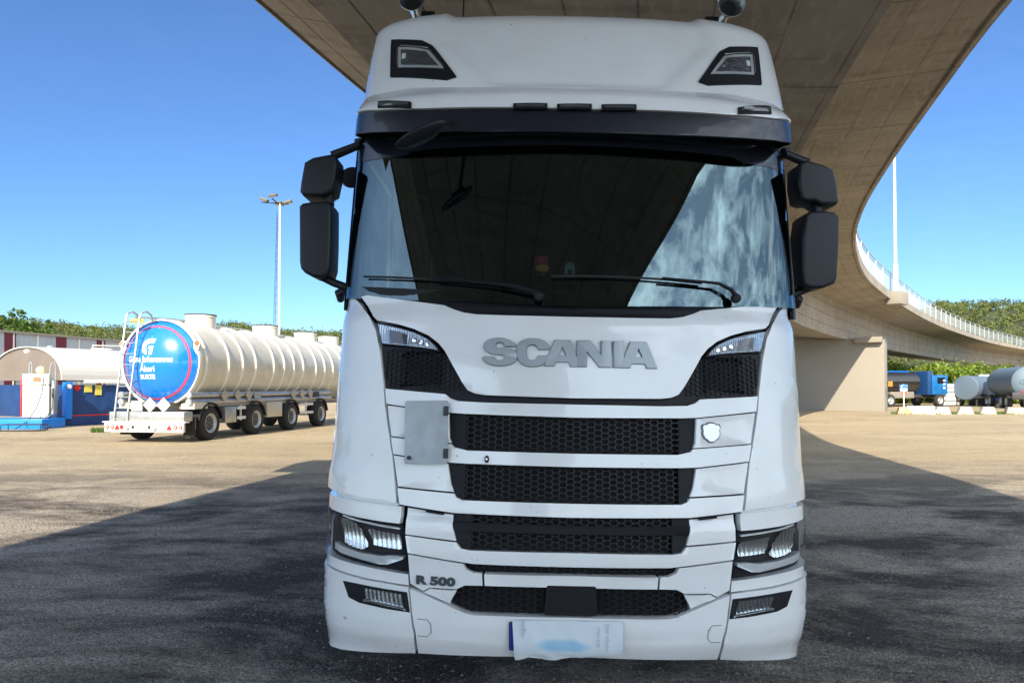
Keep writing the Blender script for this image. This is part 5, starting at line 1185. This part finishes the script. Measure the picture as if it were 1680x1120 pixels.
# =================================================================== VEGETATION AND HILLS
def leaf_mat(name, c1, c2, c3):
    m = bpy.data.materials.new(name); m.use_nodes = True; n = m.node_tree; b = n.nodes['Principled BSDF']; L = n.links.new
    g = n.nodes.new('ShaderNodeNewGeometry'); t = n.nodes.new('ShaderNodeTexCoord'); x = n.nodes.new('ShaderNodeTexNoise'); x.inputs['Scale'].default_value = .12; L(t.outputs['Object'], x.inputs['Vector'])
    r = n.nodes.new('ShaderNodeValToRGB'); r.color_ramp.elements[0].color = (*c1, 1); r.color_ramp.elements[1].color = (*c2, 1); e = r.color_ramp.elements.new(.5); e.color = (*c3, 1); L(g.outputs['Random Per Island'], r.inputs[0])
    mi = n.nodes.new('ShaderNodeMixRGB'); mi.blend_type = 'MULTIPLY'; mi.inputs[0].default_value = .6; L(r.outputs[0], mi.inputs[1]); r2 = n.nodes.new('ShaderNodeMapRange'); r2.inputs['From Min'].default_value = .3; r2.inputs['From Max'].default_value = .7; r2.inputs['To Min'].default_value = .5; r2.inputs['To Max'].default_value = 1.5
    L(x.outputs['Fac'], r2.inputs['Value']); cx_ = n.nodes.new('ShaderNodeCombineXYZ'); [L(r2.outputs[0], cx_.inputs[i]) for i in range(3)]; L(cx_.outputs[0], mi.inputs[2])
    L(mi.outputs[0], b.inputs['Base Color']); b.inputs['Roughness'].default_value = .7; b.inputs['Specular IOR Level'].default_value = .2
    tr = n.nodes.new('ShaderNodeBsdfTranslucent'); L(mi.outputs[0], tr.inputs[0]); ms_ = n.nodes.new('ShaderNodeMixShader'); ms_.inputs[0].default_value = .3
    L(b.outputs[0], ms_.inputs[1]); L(tr.outputs[0], ms_.inputs[2]); L(ms_.outputs[0], n.nodes['Material Output'].inputs[0]); return m
LEAF = leaf_mat('leaves', (.045, .085, .018), (.13, .19, .035), (.08, .14, .028))
LEAFH = leaf_mat('hill_leaves', (.08, .11, .03), (.19, .20, .07), (.13, .16, .045))
BARK = mat('bark', (.10, .08, .06), .9, bump=(12, .6, .03))
def leaf(v, f, p, s, rs, up=.5):
    n = Vector((rs.gauss(0, 1), rs.gauss(0, 1), rs.gauss(0, 1)+up)).normalized(); a = n.orthogonal().normalized(); a.rotate(Matrix.Rotation(rs.random()*6.28, 3, n)); b = n.cross(a)
    k = len(v); v += [p+a*s, p+b*s*.6, p-a*s, p-b*s*.6]; f.append((k, k+1, k+2, k+3))
def crown(v, f, c, r, h, n, s, rs, lobes=9):
    cs_ = [(c+Vector((rs.uniform(-.6, .6)*r, rs.uniform(-.6, .6)*r, rs.uniform(-.45, .5)*h)), rs.uniform(.35, .6)) for _ in range(lobes)]
    for i in range(n):
        cc, k = cs_[rs.randrange(lobes)]; d = Vector((rs.gauss(0, 1), rs.gauss(0, 1), rs.gauss(0, 1))).normalized()*rs.uniform(.6, 1.05)
        leaf(v, f, cc+Vector((d.x*r*k, d.y*r*k, d.z*h*k*.8)), s*rs.uniform(.6, 1.3), rs)
def tree(px_, ytop, Y, r, label, n=900, s=.28, seed=0, conic=False):
    rs = random.Random(seed); q = at(px_, 634, Y); H = at(px_, ytop, Y).z; root = thing('tree', label, 'tree', (q.x, q.y, 0), 0, 'trees behind the warehouse'); v, f = [], []
    if conic:
        for lv in range(9):
            t = lv/9; crown(v, f, Vector((0, 0, H*(.25+.7*t))), r*(1-t*.85), H*.12, n//9, s, rs, 5)
    else: crown(v, f, Vector((0, 0, H*.68)), r, H*.36, n, s, rs, 16)
    bm = bmesh.new(); tube(bm, [(0, 0, 0), (.1, 0, H*.4), (0, .1, H*.85)], [.22, .15, .04], 8)
    for k in range(6):
        z0 = H*(.35+.08*k); a = k*2.1; tube(bm, [(0, 0, z0), (math.cos(a)*r*.6, math.sin(a)*r*.6, z0+H*.14)], [.07, .02], 5)
    finish('trunk', bm, BARK, root); from_lists('crown', v, f, LEAF, root)
tree(4, 502, 82, 3.6, 'tall leafy tree at the left edge above the warehouse roof', 1500, .30, 1)
tree(24, 521, 84, 2.6, 'rounded bright green tree just right of the tallest left-edge tree', 1000, .28, 2)
tree(43, 527, 86, 2.0, 'small dark pointed tree between the two larger clumps of trees', 800, .25, 3, True)
tree(68, 532, 86, 2.0, 'low broad tree below the pointed conifer behind the warehouse', 700, .25, 5)
tree(77, 521, 90, 1.9, 'pointed conifer, rightmost of the trees behind the warehouse', 800, .25, 4, True)
# hills
def hill_h(az, r):     # az in degrees from straight ahead, positive right
    ridge = 17+6*math.sin(az*.11+.8)+3*math.sin(az*.31)+2*noise.noise(Vector((az*.2, 0, 5)))
    if -42 < az < -10: ridge = 20.5+1.2*math.sin(az*.5)+2.2*max(0, min(1, (az+34)/8))
    if az > 20: ridge = 11+17*max(0, min(1, (az-22)/9.5))+1.5*math.sin((az-24)*.25)
    t = max(0, min(1, (r-150)/150)); return ridge*t*t*(3-2*t)-.3
v, f = [], []; na, nr = 150, 14
for i in range(na+1):
    az = -100+200*i/na
    for j in range(nr+1):
        r = 148+(420-148)*j/nr; v.append((math.sin(math.radians(az))*r, math.cos(math.radians(az))*r, hill_h(az, r) if r <= 300 else hill_h(az, 300)*(1-.3*(r-300)/120)))
for i in range(na):
    for j in range(nr): k = i*(nr+1)+j; f.append((k, k+nr+1, k+nr+2, k+1))
from_lists('hills', v, f, mat('hill_soil', (.05, .06, .02), .9), kind='structure', smooth=True)
rs = random.Random(11); v, f = [], []
for i in range(9500):
    az = rs.uniform(-97, 97); r = 155+165*rs.random()**.8
    h = hill_h(az, min(r, 300)); p = Vector((math.sin(math.radians(az))*r, math.cos(math.radians(az))*r, h))
    vis = (-38 < az < -12) or (28 < az < 40)
    if not vis and rs.random() < .30: continue
    rr = rs.uniform(1.6, 3.0); hh = rs.uniform(1.7, 3.0)
    crown(v, f, p+Vector((0, 0, hh*.7)), rr, hh, 48 if vis else 10, .34 if vis else 1.0, rs, 4)
from_lists('hill_forest', v, f, LEAFH, kind='stuff', label='dense mixed green forest covering the distant hills')
# shrub bank behind the parked tankers
rs = random.Random(21); v, f = [], []
for i in range(330):
    px_ = rs.uniform(1330, 1860); Y = rs.uniform(65, 71); q = at(px_, 640, Y); top = rs.uniform(.5, 3.0)+.3*math.sin(px_*.045)
    crown(v, f, Vector((q.x, q.y, top)), rs.uniform(1.2, 1.9), rs.uniform(1.1, 1.7), 210, .15, rs, 5)
from_lists('shrub_bank', v, f, leaf_mat('bright_leaves', (.06, .11, .015), (.24, .30, .05), (.14, .21, .03)), kind='stuff', label='bright green shrub bank rising behind the parked tankers')
v = []; f = []
for i, px_ in enumerate(range(1280, 1861, 20)):
    for Y, z in ((66, -.05), (72, 2.2), (80, 2.4), (86, -.2)): q = at(px_, 640, Y); v.append((q.x, q.y, z))
for i in range(29):
    for k in range(3): f.append((i*4+k, i*4+4+k, i*4+5+k, i*4+1+k))
from_lists('embankment', v, f, mat('bank_soil', (.05, .06, .02), .9), kind='structure')
# grass tufts along the block line
rs = random.Random(5); v, f = [], []
for i in range(4200):
    if rs.random() < .8: q = at(rs.uniform(1462, 1760), 640, rs.uniform(40.5, 43.5))
    else: q = at(rs.uniform(150, 182), 640, rs.uniform(24.5, 26))
    h = rs.uniform(.04, .13); a = rs.random()*6.28; k = len(v); d = Vector((math.cos(a), math.sin(a), 0))*.02; p = Vector((q.x, q.y, 0))
    v += [p-d, p+d, p+Vector((rs.uniform(-.04, .04), rs.uniform(-.04, .04), h))]; f.append((k, k+1, k+2))
from_lists('grass', v, f, LEAF, kind='stuff', label='short grass tufts along the edges of the yard')
